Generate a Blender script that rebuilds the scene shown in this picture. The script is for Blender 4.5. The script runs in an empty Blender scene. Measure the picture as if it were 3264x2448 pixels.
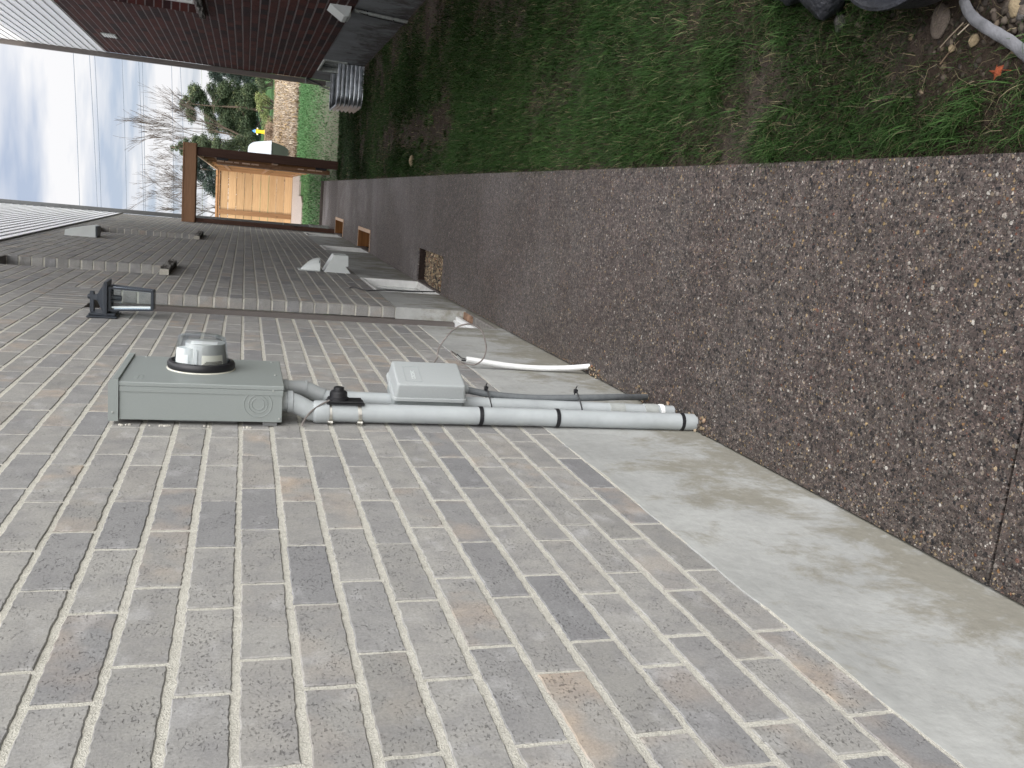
import bpy, math, random
import numpy as np
from mathutils import Vector, Matrix
random.seed(7); RNG=np.random.default_rng(7)
C=bpy.context.scene
# ---------------- camera ----------------
cam_d=bpy.data.cameras.new('camera'); cam=bpy.data.objects.new('camera',cam_d); C.collection.objects.link(cam)
Rm=((0.09340405,-0.97709703,-0.19119904),(-0.28230373,-0.21014836,0.93602472),(-0.95476714,-0.0334523,-0.29546684))
M=Matrix([[Rm[i][0],-Rm[i][1],-Rm[i][2],(0,0,1.5)[i]] for i in range(3)]+[[0,0,0,1]])
cam.matrix_world=M
cam_d.sensor_width=36; cam_d.lens=2815/3264*36; cam_d.clip_end=600; cam_d.clip_start=.02
C.camera=cam
C.render.resolution_x=1024; C.render.resolution_y=768
# ---------------- world / light ----------------
SUN_AZ=math.radians(232)   # compass-like: direction towards the sun, measured from +Y clockwise
SUN_EL=math.radians(34)
W=bpy.data.worlds.new('World'); C.world=W; W.use_nodes=True
nt=W.node_tree; nt.nodes.clear()
def WN(t,**k):
    n=nt.nodes.new(t)
    for a,b in k.items(): setattr(n,a,b)
    return n
wo=WN('ShaderNodeOutputWorld'); bg=WN('ShaderNodeBackground'); bg.inputs['Strength'].default_value=.12
sky=WN('ShaderNodeTexSky'); sky.sky_type='NISHITA'; sky.sun_disc=False; sky.sun_elevation=SUN_EL; sky.sun_rotation=SUN_AZ
sky.air_density=1.0; sky.dust_density=1.5
tc=WN('ShaderNodeTexCoord'); sep=WN('ShaderNodeSeparateXYZ'); nt.links.new(tc.outputs['Generated'],sep.inputs[0])
def wm(op,a,b=None,clamp=False):
    n=WN('ShaderNodeMath',operation=op); n.use_clamp=clamp
    for i,v in enumerate((a,b)):
        if v is None: continue
        if isinstance(v,(int,float)): n.inputs[i].default_value=v
        else: nt.links.new(v,n.inputs[i])
    return n.outputs[0]
zc=wm('MAXIMUM',sep.outputs['Z'],0.0)
den=wm('ADD',zc,.12)
cx=wm('DIVIDE',sep.outputs['X'],den); cy=wm('DIVIDE',sep.outputs['Y'],den)
comb=WN('ShaderNodeCombineXYZ'); nt.links.new(wm('MULTIPLY',cx,.95),comb.inputs[0]); nt.links.new(wm('MULTIPLY',cy,1.6),comb.inputs[1])
def wnoise(sc,det,rough,dist,seed):
    n=WN('ShaderNodeTexNoise'); n.noise_dimensions='4D'; n.inputs['Scale'].default_value=sc; n.inputs['Detail'].default_value=det
    n.inputs['Roughness'].default_value=rough; n.inputs['Distortion'].default_value=dist; n.inputs['W'].default_value=seed
    nt.links.new(comb.outputs[0],n.inputs['Vector']); return n.outputs['Fac']
n1=wnoise(1.35,5,.48,.25,3.1); n2=wnoise(3.2,4,.5,.2,8.7)
nsum=wm('ADD',wm('MULTIPLY',n1,.72),wm('MULTIPLY',n2,.28))
ramp=WN('ShaderNodeValToRGB'); nt.links.new(nsum,ramp.inputs[0])
ramp.color_ramp.elements[0].position=.385; ramp.color_ramp.elements[0].color=(0,0,0,1)
ramp.color_ramp.elements[1].position=.555; ramp.color_ramp.elements[1].color=(1,1,1,1)
# cloud colour: brighter overhead, plus an unseen lobe added behind camera to light walls
up=wm('MULTIPLY',wm('POWER',zc,2.0),3.0)
dt=wm('ADD',wm('MULTIPLY',sep.outputs['Y'],-.58),wm('MULTIPLY',sep.outputs['Z'],.68)); dt=wm('ADD',dt,wm('MULTIPLY',sep.outputs['X'],.42))
back=wm('MULTIPLY',wm('POWER',wm('MAXIMUM',dt,0.0),2.0),34.0)
cb=wm('ADD',wm('ADD',up,back),5.2)
cc=WN('ShaderNodeMixRGB',blend_type='MULTIPLY'); cc.inputs[0].default_value=1; cc.inputs[1].default_value=(1.0,1.0,1.02,1)
nt.links.new(cb,cc.inputs[2])
# thin haze veil over the blue: pale blue-violet
veil=WN('ShaderNodeMixRGB',blend_type='MULTIPLY'); veil.inputs[0].default_value=1; veil.inputs[1].default_value=(.72,.79,.98,1)
nt.links.new(wm('ADD',wm('MULTIPLY',cb,.70),.1),veil.inputs[2])
base=WN('ShaderNodeMixRGB'); base.inputs[0].default_value=.78; nt.links.new(sky.outputs[0],base.inputs[1]); nt.links.new(veil.outputs[0],base.inputs[2])
mx=WN('ShaderNodeMixRGB'); nt.links.new(ramp.outputs[0],mx.inputs[0]); nt.links.new(base.outputs[0],mx.inputs[1]); nt.links.new(cc.outputs[0],mx.inputs[2])
wr=WN('ShaderNodeMixRGB'); wr.inputs[1].default_value=(1,1,1,1); wr.inputs[2].default_value=(1.035,1.0,.945,1); nt.links.new(wm('MULTIPLY',dt,1.4,True),wr.inputs[0])
fm=WN('ShaderNodeMixRGB',blend_type='MULTIPLY'); fm.inputs[0].default_value=1; nt.links.new(mx.outputs[0],fm.inputs[1]); nt.links.new(wr.outputs[0],fm.inputs[2])
nt.links.new(fm.outputs[0],bg.inputs['Color']); nt.links.new(bg.outputs[0],wo.inputs['Surface'])
sl=bpy.data.lights.new('sun','SUN'); sl.energy=2.2; sl.angle=math.radians(1.5); sl.color=(1,.93,.82)
so=bpy.data.objects.new('sun',sl); C.collection.objects.link(so)
sd=Vector((math.sin(SUN_AZ)*math.cos(SUN_EL),math.cos(SUN_AZ)*math.cos(SUN_EL),math.sin(SUN_EL)))
so.rotation_euler=sd.to_track_quat('Z','Y').to_euler(); so.location=(-20,-20,30)
vs=C.view_settings; vs.view_transform='Standard'; vs.look='None'; vs.exposure=0.60; vs.gamma=1
# ---------------- material helpers ----------------
class NT:
    def __init__(s,name,rough=.8,spec=.3,metal=0,trans=0,ior=1.45):
        m=bpy.data.materials.new(name); m.use_nodes=True; s.m=m; s.t=m.node_tree; s.t.nodes.clear()
        s.o=s.n('ShaderNodeOutputMaterial'); s.b=s.n('ShaderNodeBsdfPrincipled'); s.l(s.b.outputs[0],s.o.inputs[0])
        s.b.inputs['Roughness'].default_value=rough; s.b.inputs['Metallic'].default_value=metal
        s.b.inputs['Specular IOR Level'].default_value=spec; s.b.inputs['Transmission Weight'].default_value=trans; s.b.inputs['IOR'].default_value=ior
        s._tc=None
    def n(s,t,**k):
        x=s.t.nodes.new(t)
        for a,b in k.items(): setattr(x,a,b)
        return x
    def l(s,a,b): s.t.links.new(a,b)
    def pos(s):
        if s._tc is None: s._tc=s.n('ShaderNodeNewGeometry').outputs['Position']
        return s._tc
    def map(s,scale,rot=(0,0,0)):
        m=s.n('ShaderNodeMapping'); s.l(s.pos(),m.inputs[0]); m.inputs['Scale'].default_value=scale; m.inputs['Rotation'].default_value=rot; return m.outputs[0]
    def noise(s,sc,det=3,rough=.5,dist=0,vec=None,col=False):
        x=s.n('ShaderNodeTexNoise'); x.inputs['Scale'].default_value=sc; x.inputs['Detail'].default_value=det; x.inputs['Roughness'].default_value=rough; x.inputs['Distortion'].default_value=dist
        s.l(vec if vec is not None else s.pos(),x.inputs['Vector']); return x.outputs['Color' if col else 'Fac']
    def vor(s,sc,vec=None,feat='F1',rnd=1):
        x=s.n('ShaderNodeTexVoronoi',feature=feat); x.inputs['Scale'].default_value=sc; x.inputs['Randomness'].default_value=rnd
        s.l(vec if vec is not None else s.pos(),x.inputs['Vector']); return x
    def ramp(s,fac,stops,interp='LINEAR'):
        x=s.n('ShaderNodeValToRGB'); cr=x.color_ramp; cr.interpolation=interp
        while len(cr.elements)<len(stops): cr.elements.new(.5)
        for e,(p,c) in zip(cr.elements,stops):
            e.position=p; e.color=(c,c,c,1) if isinstance(c,(int,float)) else (c[0],c[1],c[2],1)
        s.l(fac,x.inputs[0]); return x.outputs[0]
    def mix(s,f,a,b,mode='MIX'):
        x=s.n('ShaderNodeMixRGB',blend_type=mode)
        for i,v in enumerate((f,a,b)):
            if isinstance(v,(int,float)): x.inputs[i].default_value=v if i==0 else (v,v,v,1)
            elif isinstance(v,tuple): x.inputs[i].default_value=(v[0],v[1],v[2],1)
            else: s.l(v,x.inputs[i])
        return x.outputs[0]
    def math(s,op,a,b=0,clamp=False):
        x=s.n('ShaderNodeMath',operation=op); x.use_clamp=clamp
        for i,v in enumerate((a,b)):
            if isinstance(v,(int,float)): x.inputs[i].default_value=v
            else: s.l(v,x.inputs[i])
        return x.outputs[0]
    def attr(s,name):
        x=s.n('ShaderNodeAttribute'); x.attribute_name=name; q=s.n('ShaderNodeSeparateXYZ'); s.l(x.outputs['Vector'],q.inputs[0]); return q.outputs
    def col(s,v):
        if isinstance(v,tuple): s.b.inputs['Base Color'].default_value=(v[0],v[1],v[2],1)
        else: s.l(v,s.b.inputs['Base Color'])
        return s
    def bump(s,h,dist,strength=1):
        x=s.n('ShaderNodeBump'); x.inputs['Distance'].default_value=dist; x.inputs['Strength'].default_value=strength
        s.l(h,x.inputs['Height']); s.l(x.outputs[0],s.b.inputs['Normal']); return s
    def rough(s,v): s.l(v,s.b.inputs['Roughness']); return s
def simple(name,c,rough=.5,spec=.4,metal=0,var=.12,nsc=25,bump=0):
    t=NT(name,rough,spec,metal)
    a=t.noise(nsc,4,.6)
    t.col(t.mix(t.ramp(a,[(.3,0),(.7,1)]),tuple(x*(1-var) for x in c),tuple(min(1,x*(1+var)) for x in c)))
    if bump: t.bump(t.noise(nsc*8,3,.6),bump)
    return t.m
def brick_mat(name,pal,warm,dark,pit=.5,patch=.35,white=.25):
    t=NT(name,.85,.25); r=t.attr('rnd')
    base=t.ramp(r[0],pal)
    # cloudy patches inside a brick, shifted per brick
    sh=t.n('ShaderNodeVectorMath',operation='ADD'); cmb=t.n('ShaderNodeCombineXYZ'); t.l(t.math('MULTIPLY',r[2],40),cmb.inputs[0]); t.l(t.math('MULTIPLY',r[1],31),cmb.inputs[1])
    t.l(t.pos(),sh.inputs[0]); t.l(cmb.outputs[0],sh.inputs[1]); v=sh.outputs[0]
    wp=t.math('MULTIPLY',t.ramp(t.noise(9,2,.5,0,v),[(.46,0),(.66,1)]),t.ramp(r[1],[(.55,.0),(.8,.55),(.95,1)]))
    c=t.mix(t.math('MULTIPLY',wp,patch*2),base,warm)
    c=t.mix(t.math('MULTIPLY',t.ramp(t.noise(14,4,.6,.3,v),[(.42,0),(.70,1)]),.55),c,dark)
    c=t.mix(t.math('MULTIPLY',t.ramp(t.noise(11,3,.5,0,t.map((1,1,1.6))),[(.58,0),(.8,1)]),white),c,(.50,.50,.50))
    fine=t.noise(230,3,.7)
    c=t.mix(1,c,t.ramp(fine,[(.25,.80),(.75,1.17)]),'MULTIPLY')
    st=t.noise(210,3,.65,.3,t.map((1,.7,1.25)))
    pits=t.math('MULTIPLY',t.ramp(st,[(.585,0),(.66,1)]),t.ramp(t.noise(16,3,.6),[(.42,.12),(.58,1)]))
    c=t.mix(t.math('MULTIPLY',pits,pit+.08),c,tuple(x*.32 for x in dark))
    t.col(c)
    h=t.math('SUBTRACT',t.math('MULTIPLY',fine,.35),t.math('MULTIPLY',pits,.9))
    t.bump(h,.0016); return t.m
M_={}
M_['brick']=brick_mat('grey brick',[(0,(.235,.231,.217)),(.22,(.285,.280,.264)),(.42,(.255,.250,.236)),(.58,(.305,.299,.281)),(.75,(.200,.201,.203)),(.88,(.262,.258,.247)),(1,(.282,.270,.247))],(.39,.31,.235),(.175,.173,.178),.34,.30,.38)
M_['redbrick']=brick_mat('red brick',[(0,(.014,.011,.013)),(.25,(.062,.020,.017)),(.5,(.086,.026,.021)),(.7,(.046,.018,.016)),(.8,(.017,.014,.016)),(1,(.10,.031,.024))],(.10,.030,.026),(.04,.016,.016),.4,.1,0)
def mortar(name,c,c2):
    t=NT(name,.95,.1); a=t.noise(60,4,.6); f=t.noise(420,2,.7)
    cc=t.mix(t.ramp(a,[(.3,0),(.7,1)]),c2,c); cc=t.mix(1,cc,t.ramp(f,[(.25,.72),(.75,1.2)]),'MULTIPLY')
    t.col(cc).bump(t.math('ADD',t.math('MULTIPLY',a,.5),f),.004); return t.m
M_['mortar']=mortar('pale mortar',(.60,.585,.52),(.49,.475,.42))
M_['mortar2']=mortar('grey mortar',(.27,.235,.235),(.15,.13,.13))
def concrete(name,c,stain,low,dark):
    t=NT(name,.9,.2)
    a=t.noise(3.2,5,.6,.2,t.map((1,1,.8))); b=t.noise(40,4,.65)
    cc=t.mix(t.ramp(a,[(.35,0),(.65,1)]),tuple(x*.84 for x in c),tuple(x*1.1 for x in c))
    # olive water stains concentrated low on the wall, shape of their own
    sp=t.n('ShaderNodeSeparateXYZ'); t.l(t.pos(),sp.inputs[0])
    hz=t.math('DIVIDE',sp.outputs[2],low)
    s1=t.noise(5,7,.72,.25,t.map((1,1.0,.8))); 
    k=t.ramp(t.math('SUBTRACT',t.math('ADD',s1,.13),t.math('MULTIPLY',hz,.22)),[(.47,0),(.60,1)])
    cc=t.mix(t.math('MULTIPLY',k,.75),cc,stain)
    w=t.ramp(t.noise(14,6,.75,.2,t.map((1,1.3,1.0))),[(.57,0),(.66,1)]); kk=t.math('MULTIPLY',w,k)
    cc=t.mix(t.math('MULTIPLY',kk,.5),cc,tuple(min(.6,x*1.15) for x in c))
    d=t.ramp(t.noise(6,4,.6,0,t.map((1,.5,2))),[(.55,0),(.8,1)]); cc=t.mix(t.math('MULTIPLY',d,dark),cc,(.11,.10,.09))
    cc=t.mix(1,cc,t.ramp(b,[(.3,.93),(.7,1.06)]),'MULTIPLY')
    t.col(cc).bump(t.math('ADD',t.math('MULTIPLY',a,1.5),t.math('MULTIPLY',b,.25)),.006); return t.m
M_['found']=concrete('parged concrete',(.355,.362,.348),(.20,.187,.145),.5,.14)
M_['found2']=concrete('dark damp concrete',(.18,.19,.20),(.055,.045,.04),.42,.2)
def siding():
    t=NT('white vinyl siding',.45,.35); a=t.noise(3,2,.5,0,t.map((1,.3,6))); t.col(t.mix(a,(.78,.79,.82),(.84,.85,.87))); return t.m
M_['siding']=siding()
def aggregate():
    t=NT('exposed aggregate concrete',.55,.38)
    big=t.noise(1.6,4,.6); mid=t.noise(7,3,.6)
    base=t.mix(t.ramp(big,[(.35,0),(.65,1)]),(.066,.047,.042),(.074,.062,.055))
    base=t.mix(t.math('MULTIPLY',t.ramp(mid,[(.4,0),(.7,1)]),.4),base,(.060,.045,.042))
    pal=[(0,(.012,.012,.014)),(.20,(.026,.022,.021)),(.34,(.05,.038,.035)),(.48,(.085,.077,.070)),(.62,(.046,.034,.030)),(.74,(.125,.112,.10)),(.86,(.19,.165,.145)),(.92,(.25,.175,.08)),(.945,(.10,.035,.022)),(.975,(.28,.26,.23)),(1,(.36,.34,.31))]
    H=None; c=base
    for sc,th,dn in ((400,.62,.30),(190,.64,.20),(104,.60,.24),(66,.44,.84)):
        wv=t.n('ShaderNodeVectorMath',operation='ADD'); nz=t.noise(sc*1.3,1,.5,col=True); sv=t.n('ShaderNodeVectorMath',operation='SCALE'); t.l(nz,sv.inputs[0]); sv.inputs['Scale'].default_value=.55/sc
        t.l(t.pos(),wv.inputs[0]); t.l(sv.outputs[0],wv.inputs[1])
        fl=t.n('ShaderNodeMapping'); t.l(wv.outputs[0],fl.inputs[0]); fl.inputs['Scale'].default_value=(1,1,.02)
        v=t.vor(sc,fl.outputs[0]); q=t.n('ShaderNodeSeparateXYZ'); t.l(v.outputs['Color'],q.inputs[0])
        rad=t.math('MULTIPLY',t.math('ADD',t.math('MULTIPLY',q.outputs[1],.55),.5),th)
        m=t.math('MULTIPLY',t.math('SUBTRACT',rad,v.outputs['Distance']),12,True)
        m=t.math('MULTIPLY',m,t.ramp(q.outputs[2],[(dn-.01,0),(dn+.01,1)],'LINEAR'))
        c=t.mix(m,c,t.ramp(q.outputs[0],pal))
        hh=t.math('MULTIPLY',m,.004*98/sc); H=hh if H is None else t.math('ADD',H,hh)
    g1=t.noise(34,2,.6,0,t.map((1,.55,1))); g2=t.noise(95,1,.6,0,t.map((1,.6,1)))
    c=t.mix(1,c,t.ramp(g1,[(.30,.68),(.5,1.0),(.70,1.36)]),'MULTIPLY'); c=t.mix(1,c,t.ramp(g2,[(.30,.72),(.5,1.0),(.70,1.38)]),'MULTIPLY')
    # pale dusty laitance bands; paling with distance paints the sky sheen into the colour
    sp=t.n('ShaderNodeSeparateXYZ'); t.l(t.pos(),sp.inputs[0])
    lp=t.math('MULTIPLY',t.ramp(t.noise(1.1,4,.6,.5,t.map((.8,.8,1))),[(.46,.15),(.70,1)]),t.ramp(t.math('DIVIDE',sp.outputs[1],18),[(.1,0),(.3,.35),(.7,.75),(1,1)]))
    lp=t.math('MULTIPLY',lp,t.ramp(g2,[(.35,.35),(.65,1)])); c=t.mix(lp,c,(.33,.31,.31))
    t.col(c)
    x=t.n('ShaderNodeBump'); x.inputs['Distance'].default_value=1; t.l(H,x.inputs['Height']); t.l(x.outputs[0],t.b.inputs['Normal']); return t.m
M_['agg']=aggregate()
def soil():
    t=NT('damp brown soil',.95,.15); a=t.noise(2.2,5,.6); b=t.noise(18,5,.7); f=t.noise(90,4,.75)
    c=t.mix(t.ramp(b,[(.3,0),(.7,1)]),(.022,.016,.012),(.048,.036,.027)); c=t.mix(t.ramp(a,[(.48,0),(.68,.8)]),c,(.078,.062,.055))
    c=t.mix(1,c,t.ramp(f,[(.3,.6),(.75,1.35)]),'MULTIPLY')
    t.col(c).bump(t.math('ADD',b,t.math('MULTIPLY',f,.4)),.02); return t.m
M_['soil']=soil()
def lawnground():
    t=NT('lawn ground',.95,.1); a=t.noise(.9,4,.6); f=t.noise(40,5,.75)
    sp=t.n('ShaderNodeSeparateXYZ'); t.l(t.pos(),sp.inputs[0])
    near=t.ramp(t.math('DIVIDE',sp.outputs[1],40),[(.40,0),(.47,.15),(.66,1)])
    g=t.mix(near,(.20,.20,.15),(.055,.13,.045))
    c=t.mix(t.ramp(a,[(.35,0),(.7,.5)]),g,(.10,.13,.07)); c=t.mix(1,c,t.ramp(f,[(.3,.6),(.75,1.4)]),'MULTIPLY')
    t.col(c).bump(f,.03); return t.m
M_['lawn']=lawnground()
def attr_leaf(name,pal,rough=.6,spec=.25,sub=0):
    t=NT(name,rough,spec); r=t.attr('rnd'); c=t.ramp(r[0],pal)
    c=t.mix(1,c,t.ramp(r[1],[(0,.75),(1,1.25)]),'MULTIPLY'); t.col(c); return t.m
M_['grass']=attr_leaf('grass blades',[(0,(.010,.023,.006)),(.35,(.018,.045,.010)),(.62,(.034,.072,.018)),(.8,(.062,.098,.036)),(.88,(.095,.085,.042)),(1,(.17,.145,.09))],.6,.12)
M_['farGrass']=attr_leaf('far lawn blades',[(0,(.05,.13,.045)),(.6,(.085,.20,.07)),(.85,(.14,.22,.11)),(1,(.22,.22,.13))])
M_['dry']=attr_leaf('dry grass',[(0,(.12,.085,.055)),(.3,(.23,.18,.135)),(.6,(.31,.265,.21)),(.8,(.39,.345,.285)),(.93,(.27,.19,.085)),(1,(.08,.06,.045))],.8,.1)
M_['thatch']=attr_leaf('dead thatch',[(0,(.05,.04,.025)),(.6,(.11,.09,.055)),(1,(.24,.20,.13))],.8,.1)
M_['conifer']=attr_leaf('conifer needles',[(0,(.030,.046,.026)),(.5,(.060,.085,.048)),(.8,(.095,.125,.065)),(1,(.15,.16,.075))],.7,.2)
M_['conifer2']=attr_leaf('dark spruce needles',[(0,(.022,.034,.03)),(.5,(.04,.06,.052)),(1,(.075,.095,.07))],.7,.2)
M_['shrubleaf']=attr_leaf('pale shrub leaves',[(0,(.10,.13,.05)),(.5,(.17,.21,.08)),(1,(.28,.31,.14))],.7,.2)
M_['twig']=attr_leaf('bare twigs',[(0,(.055,.044,.038)),(1,(.12,.10,.085))],.8,.1)
M_['brushtwig']=attr_leaf('brown brush',[(0,(.10,.065,.045)),(1,(.32,.24,.17))],.8,.1)
M_['bark']=simple('bark',(.09,.07,.055),.9,.1,0,.3,8,.01)
def wood(name,c1,c2,axis,knots=True,rough=.7,sc=1.0):
    t=NT(name,rough,.25)
    s={'x':(.6,14,14),'y':(14,.6,14),'z':(14,14,.6)}[axis]; s=tuple(q*sc for q in s)
    g=t.noise(1.6,5,.6,.8,t.map(s)); f=t.noise(7,3,.6,0,t.map(s))
    r=t.attr('rnd')
    c=t.mix(t.ramp(g,[(.3,0),(.7,1)]),c1,c2); c=t.mix(1,c,t.ramp(f,[(.3,.86),(.7,1.12)]),'MULTIPLY')
    c=t.mix(1,c,t.ramp(r[0],[(0,.80),(1,1.14)]),'MULTIPLY')
    if knots:
        kv={'x':(2.1,.01,3.7),'y':(.01,2.1,3.7),'z':(3.7,.01,2.1)}[axis]
        v=t.vor(1.05,t.map(kv)); k=t.ramp(v.outputs['Distance'],[(.05,1),(.11,0)])
        c=t.mix(t.math('MULTIPLY',k,.75),c,tuple(x*.35 for x in c1))
    t.col(c).bump(f,.0015); return t.m
M_['cedar']=wood('new cedar boards',(.40,.255,.13),(.48,.325,.18),'x')
M_['cedarV']=wood('brown cedar trim',(.23,.12,.055),(.32,.185,.09),'z')
M_['lintel']=wood('stained lintel wood',(.19,.105,.06),(.27,.155,.09),'x')
M_['darkwood']=wood('dark brown stained post',(.055,.028,.02),(.085,.045,.033),'z')
M_['fencewoodY']=wood('brown fence wood',(.17,.085,.045),(.25,.14,.075),'y')
M_['palewood']=simple('pale sawn wood edge',(.50,.36,.26),.8,.2,0,.15,30)
M_['wellwood']=wood('brown plywood lining',(.15,.062,.018),(.25,.11,.035),'x',False)
M_['metergrey']=simple('grey green enamel',(.212,.234,.226),.42,.5,0,.03,300)
M_['telecom']=simple('grey abs plastic',(.315,.335,.335),.5,.4,0,.04,200)
M_['telecomback']=simple('dark grey plastic',(.27,.30,.30),.55,.4,0,.05,100)
M_['pvc']=simple('grey pvc pipe',(.35,.375,.38),.45,.4,0,.11,9)
M_['pvcdk']=simple('dusty pvc pipe',(.32,.335,.32),.6,.3,0,.10,40)
M_['pvcold']=simple('grey pvc fitting',(.24,.255,.255),.5,.4,0,.06,20)
M_['flex']=simple('dark grey flexible conduit',(.125,.135,.14),.6,.3,0,.12,60)
M_['white']=simple('white plastic',(.74,.75,.74),.4,.4,0,.04,20)
M_['vinyl']=simple('white window vinyl',(.66,.67,.65),.4,.4,0,.08,18)
M_['dirtyvinyl']=simple('dusty white sill',(.52,.52,.50),.7,.3,0,.25,45)
M_['ventwhite']=simple('white vent plastic',(.50,.53,.52),.4,.4,0,.05,12)
M_['black']=simple('black plastic',(.012,.012,.014),.4,.5,0,.2,40)
M_['blackdirty']=simple('dusty black plastic',(.013,.0145,.019),.45,.4,0,.6,9,.006)
M_['lantern']=simple('charcoal painted metal',(.030,.036,.045),.42,.5,.2,.12,60)
M_['steel']=simple('stainless band',(.55,.54,.50),.35,.5,.9,.15,80)
M_['galv']=simple('galvanised steel',(.40,.42,.44),.30,.5,.9,.3,14,.001)
M_['taupe']=simple('taupe door trim',(.125,.112,.104),.5,.4,0,.05,20)
M_['door']=simple('painted door panel',(.30,.29,.28),.45,.4,0,.05,8)
M_['dspout']=simple('grey downspout',(.135,.14,.14),.45,.4,.1,.1,5)
M_['dspout2']=simple('brown grey downspout',(.135,.118,.108),.45,.4,.1,.1,5)
M_['dpale']=simple('pale weathered pipe',(.33,.35,.33),.7,.3,0,.25,30)
M_['sillstone']=simple('rock faced sill',(.15,.145,.135),.95,.1,0,.55,70,.01)
M_['sillend']=simple('sawn sill end',(.36,.345,.30),.9,.2,0,.12,60)
M_['roof']=simple('asphalt shingles',(.06,.055,.05),.95,.1,0,.4,30,.01)
M_['wallin']=simple('dark interior',(.02,.02,.02),.9,.1)
M_['stone1']=simple('river stone brown',(.11,.09,.075),.85,.25,0,.35,30,.004)
M_['stone2']=simple('river stone tan',(.24,.19,.12),.85,.25,0,.3,30,.004)
M_['stone3']=simple('river stone grey',(.07,.065,.062),.85,.25,0,.35,30,.004)
M_['leaf']=simple('rusty leaf',(.20,.05,.022),.8,.2,0,.55,70,.003)
M_['gravel']=simple('pale gravel',(.46,.40,.36),.95,.1,0,.35,60,.03)
M_['fine']=simple('fine pale gravel',(.42,.37,.34),.95,.1,0,.3,60,.02)
M_['yellow']=simple('yellow hydrant paint',(.85,.56,.02),.4,.5,0,.05,6)
M_['blue']=simple('blue hydrant cap',(.06,.22,.55),.4,.5)
M_['podtop']=simple('pale lid',(.32,.35,.38),.35,.5,0,.08,3)  # sky reflection on the lid put into its pale base colour
M_['podbody']=simple('dark green shell',(.018,.026,.018),.5,.4,0,.2,3)
M_['wire']=simple('power line cable',(.16,.19,.24),.6,.2)
M_['cable']=simple('weathered grey cable',(.15,.135,.125),.6,.3,0,.4,14)
M_['rusty']=simple('orange stained concrete ledge',(.25,.16,.11),.9,.2,0,.6,16,.004)
M_['ledge']=simple('rough concrete ledge',(.20,.19,.175),.9,.2,0,.35,25,.006)
def glass(name,tint=(1,1,1),rough=.02,mixd=None):
    t=NT(name,rough,.5,0,1,1.45); t.col(tint); return t.m
M_['glass']=glass('clear meter glass',(.98,.99,1))
def lampglass(name='bevelled lantern glass',k=.9,tint=(.93,.97,.98,1)):
    t=NT(name,.08,.6); tr=t.n('ShaderNodeBsdfTransparent'); tr.inputs[0].default_value=tint; gl=t.n('ShaderNodeBsdfGlossy'); gl.inputs[1].default_value=.12; gl.inputs[0].default_value=(.9,.95,1,1)
    fr=t.n('ShaderNodeFresnel'); fr.inputs[0].default_value=1.5; ms=t.n('ShaderNodeMixShader'); t.l(t.math('MULTIPLY',fr.outputs[0],k,True),ms.inputs[0]); t.l(tr.outputs[0],ms.inputs[1]); t.l(gl.outputs[0],ms.inputs[2]); t.l(ms.outputs[0],t.o.inputs[0]); return t.m
M_['lglass']=lampglass(); M_['glass']=lampglass('clear meter cover glass',.42,(.97,.98,.985,1))
def wglass():
    t=NT('dark window glass',.06,.9); t.col((.035,.045,.05)); return t.m
M_['wglass']=wglass()
def label_mat():
    t=NT('printed paper label',.6,.3); t.col((.70,.69,.60)); return t.m
M_['label']=label_mat()
M_['ink']=simple('grey ink',(.07,.07,.07),.7,.2)
M_['meterin']=simple('meter module plastic',(.36,.37,.36),.4,.4,0,.05,30)
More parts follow.
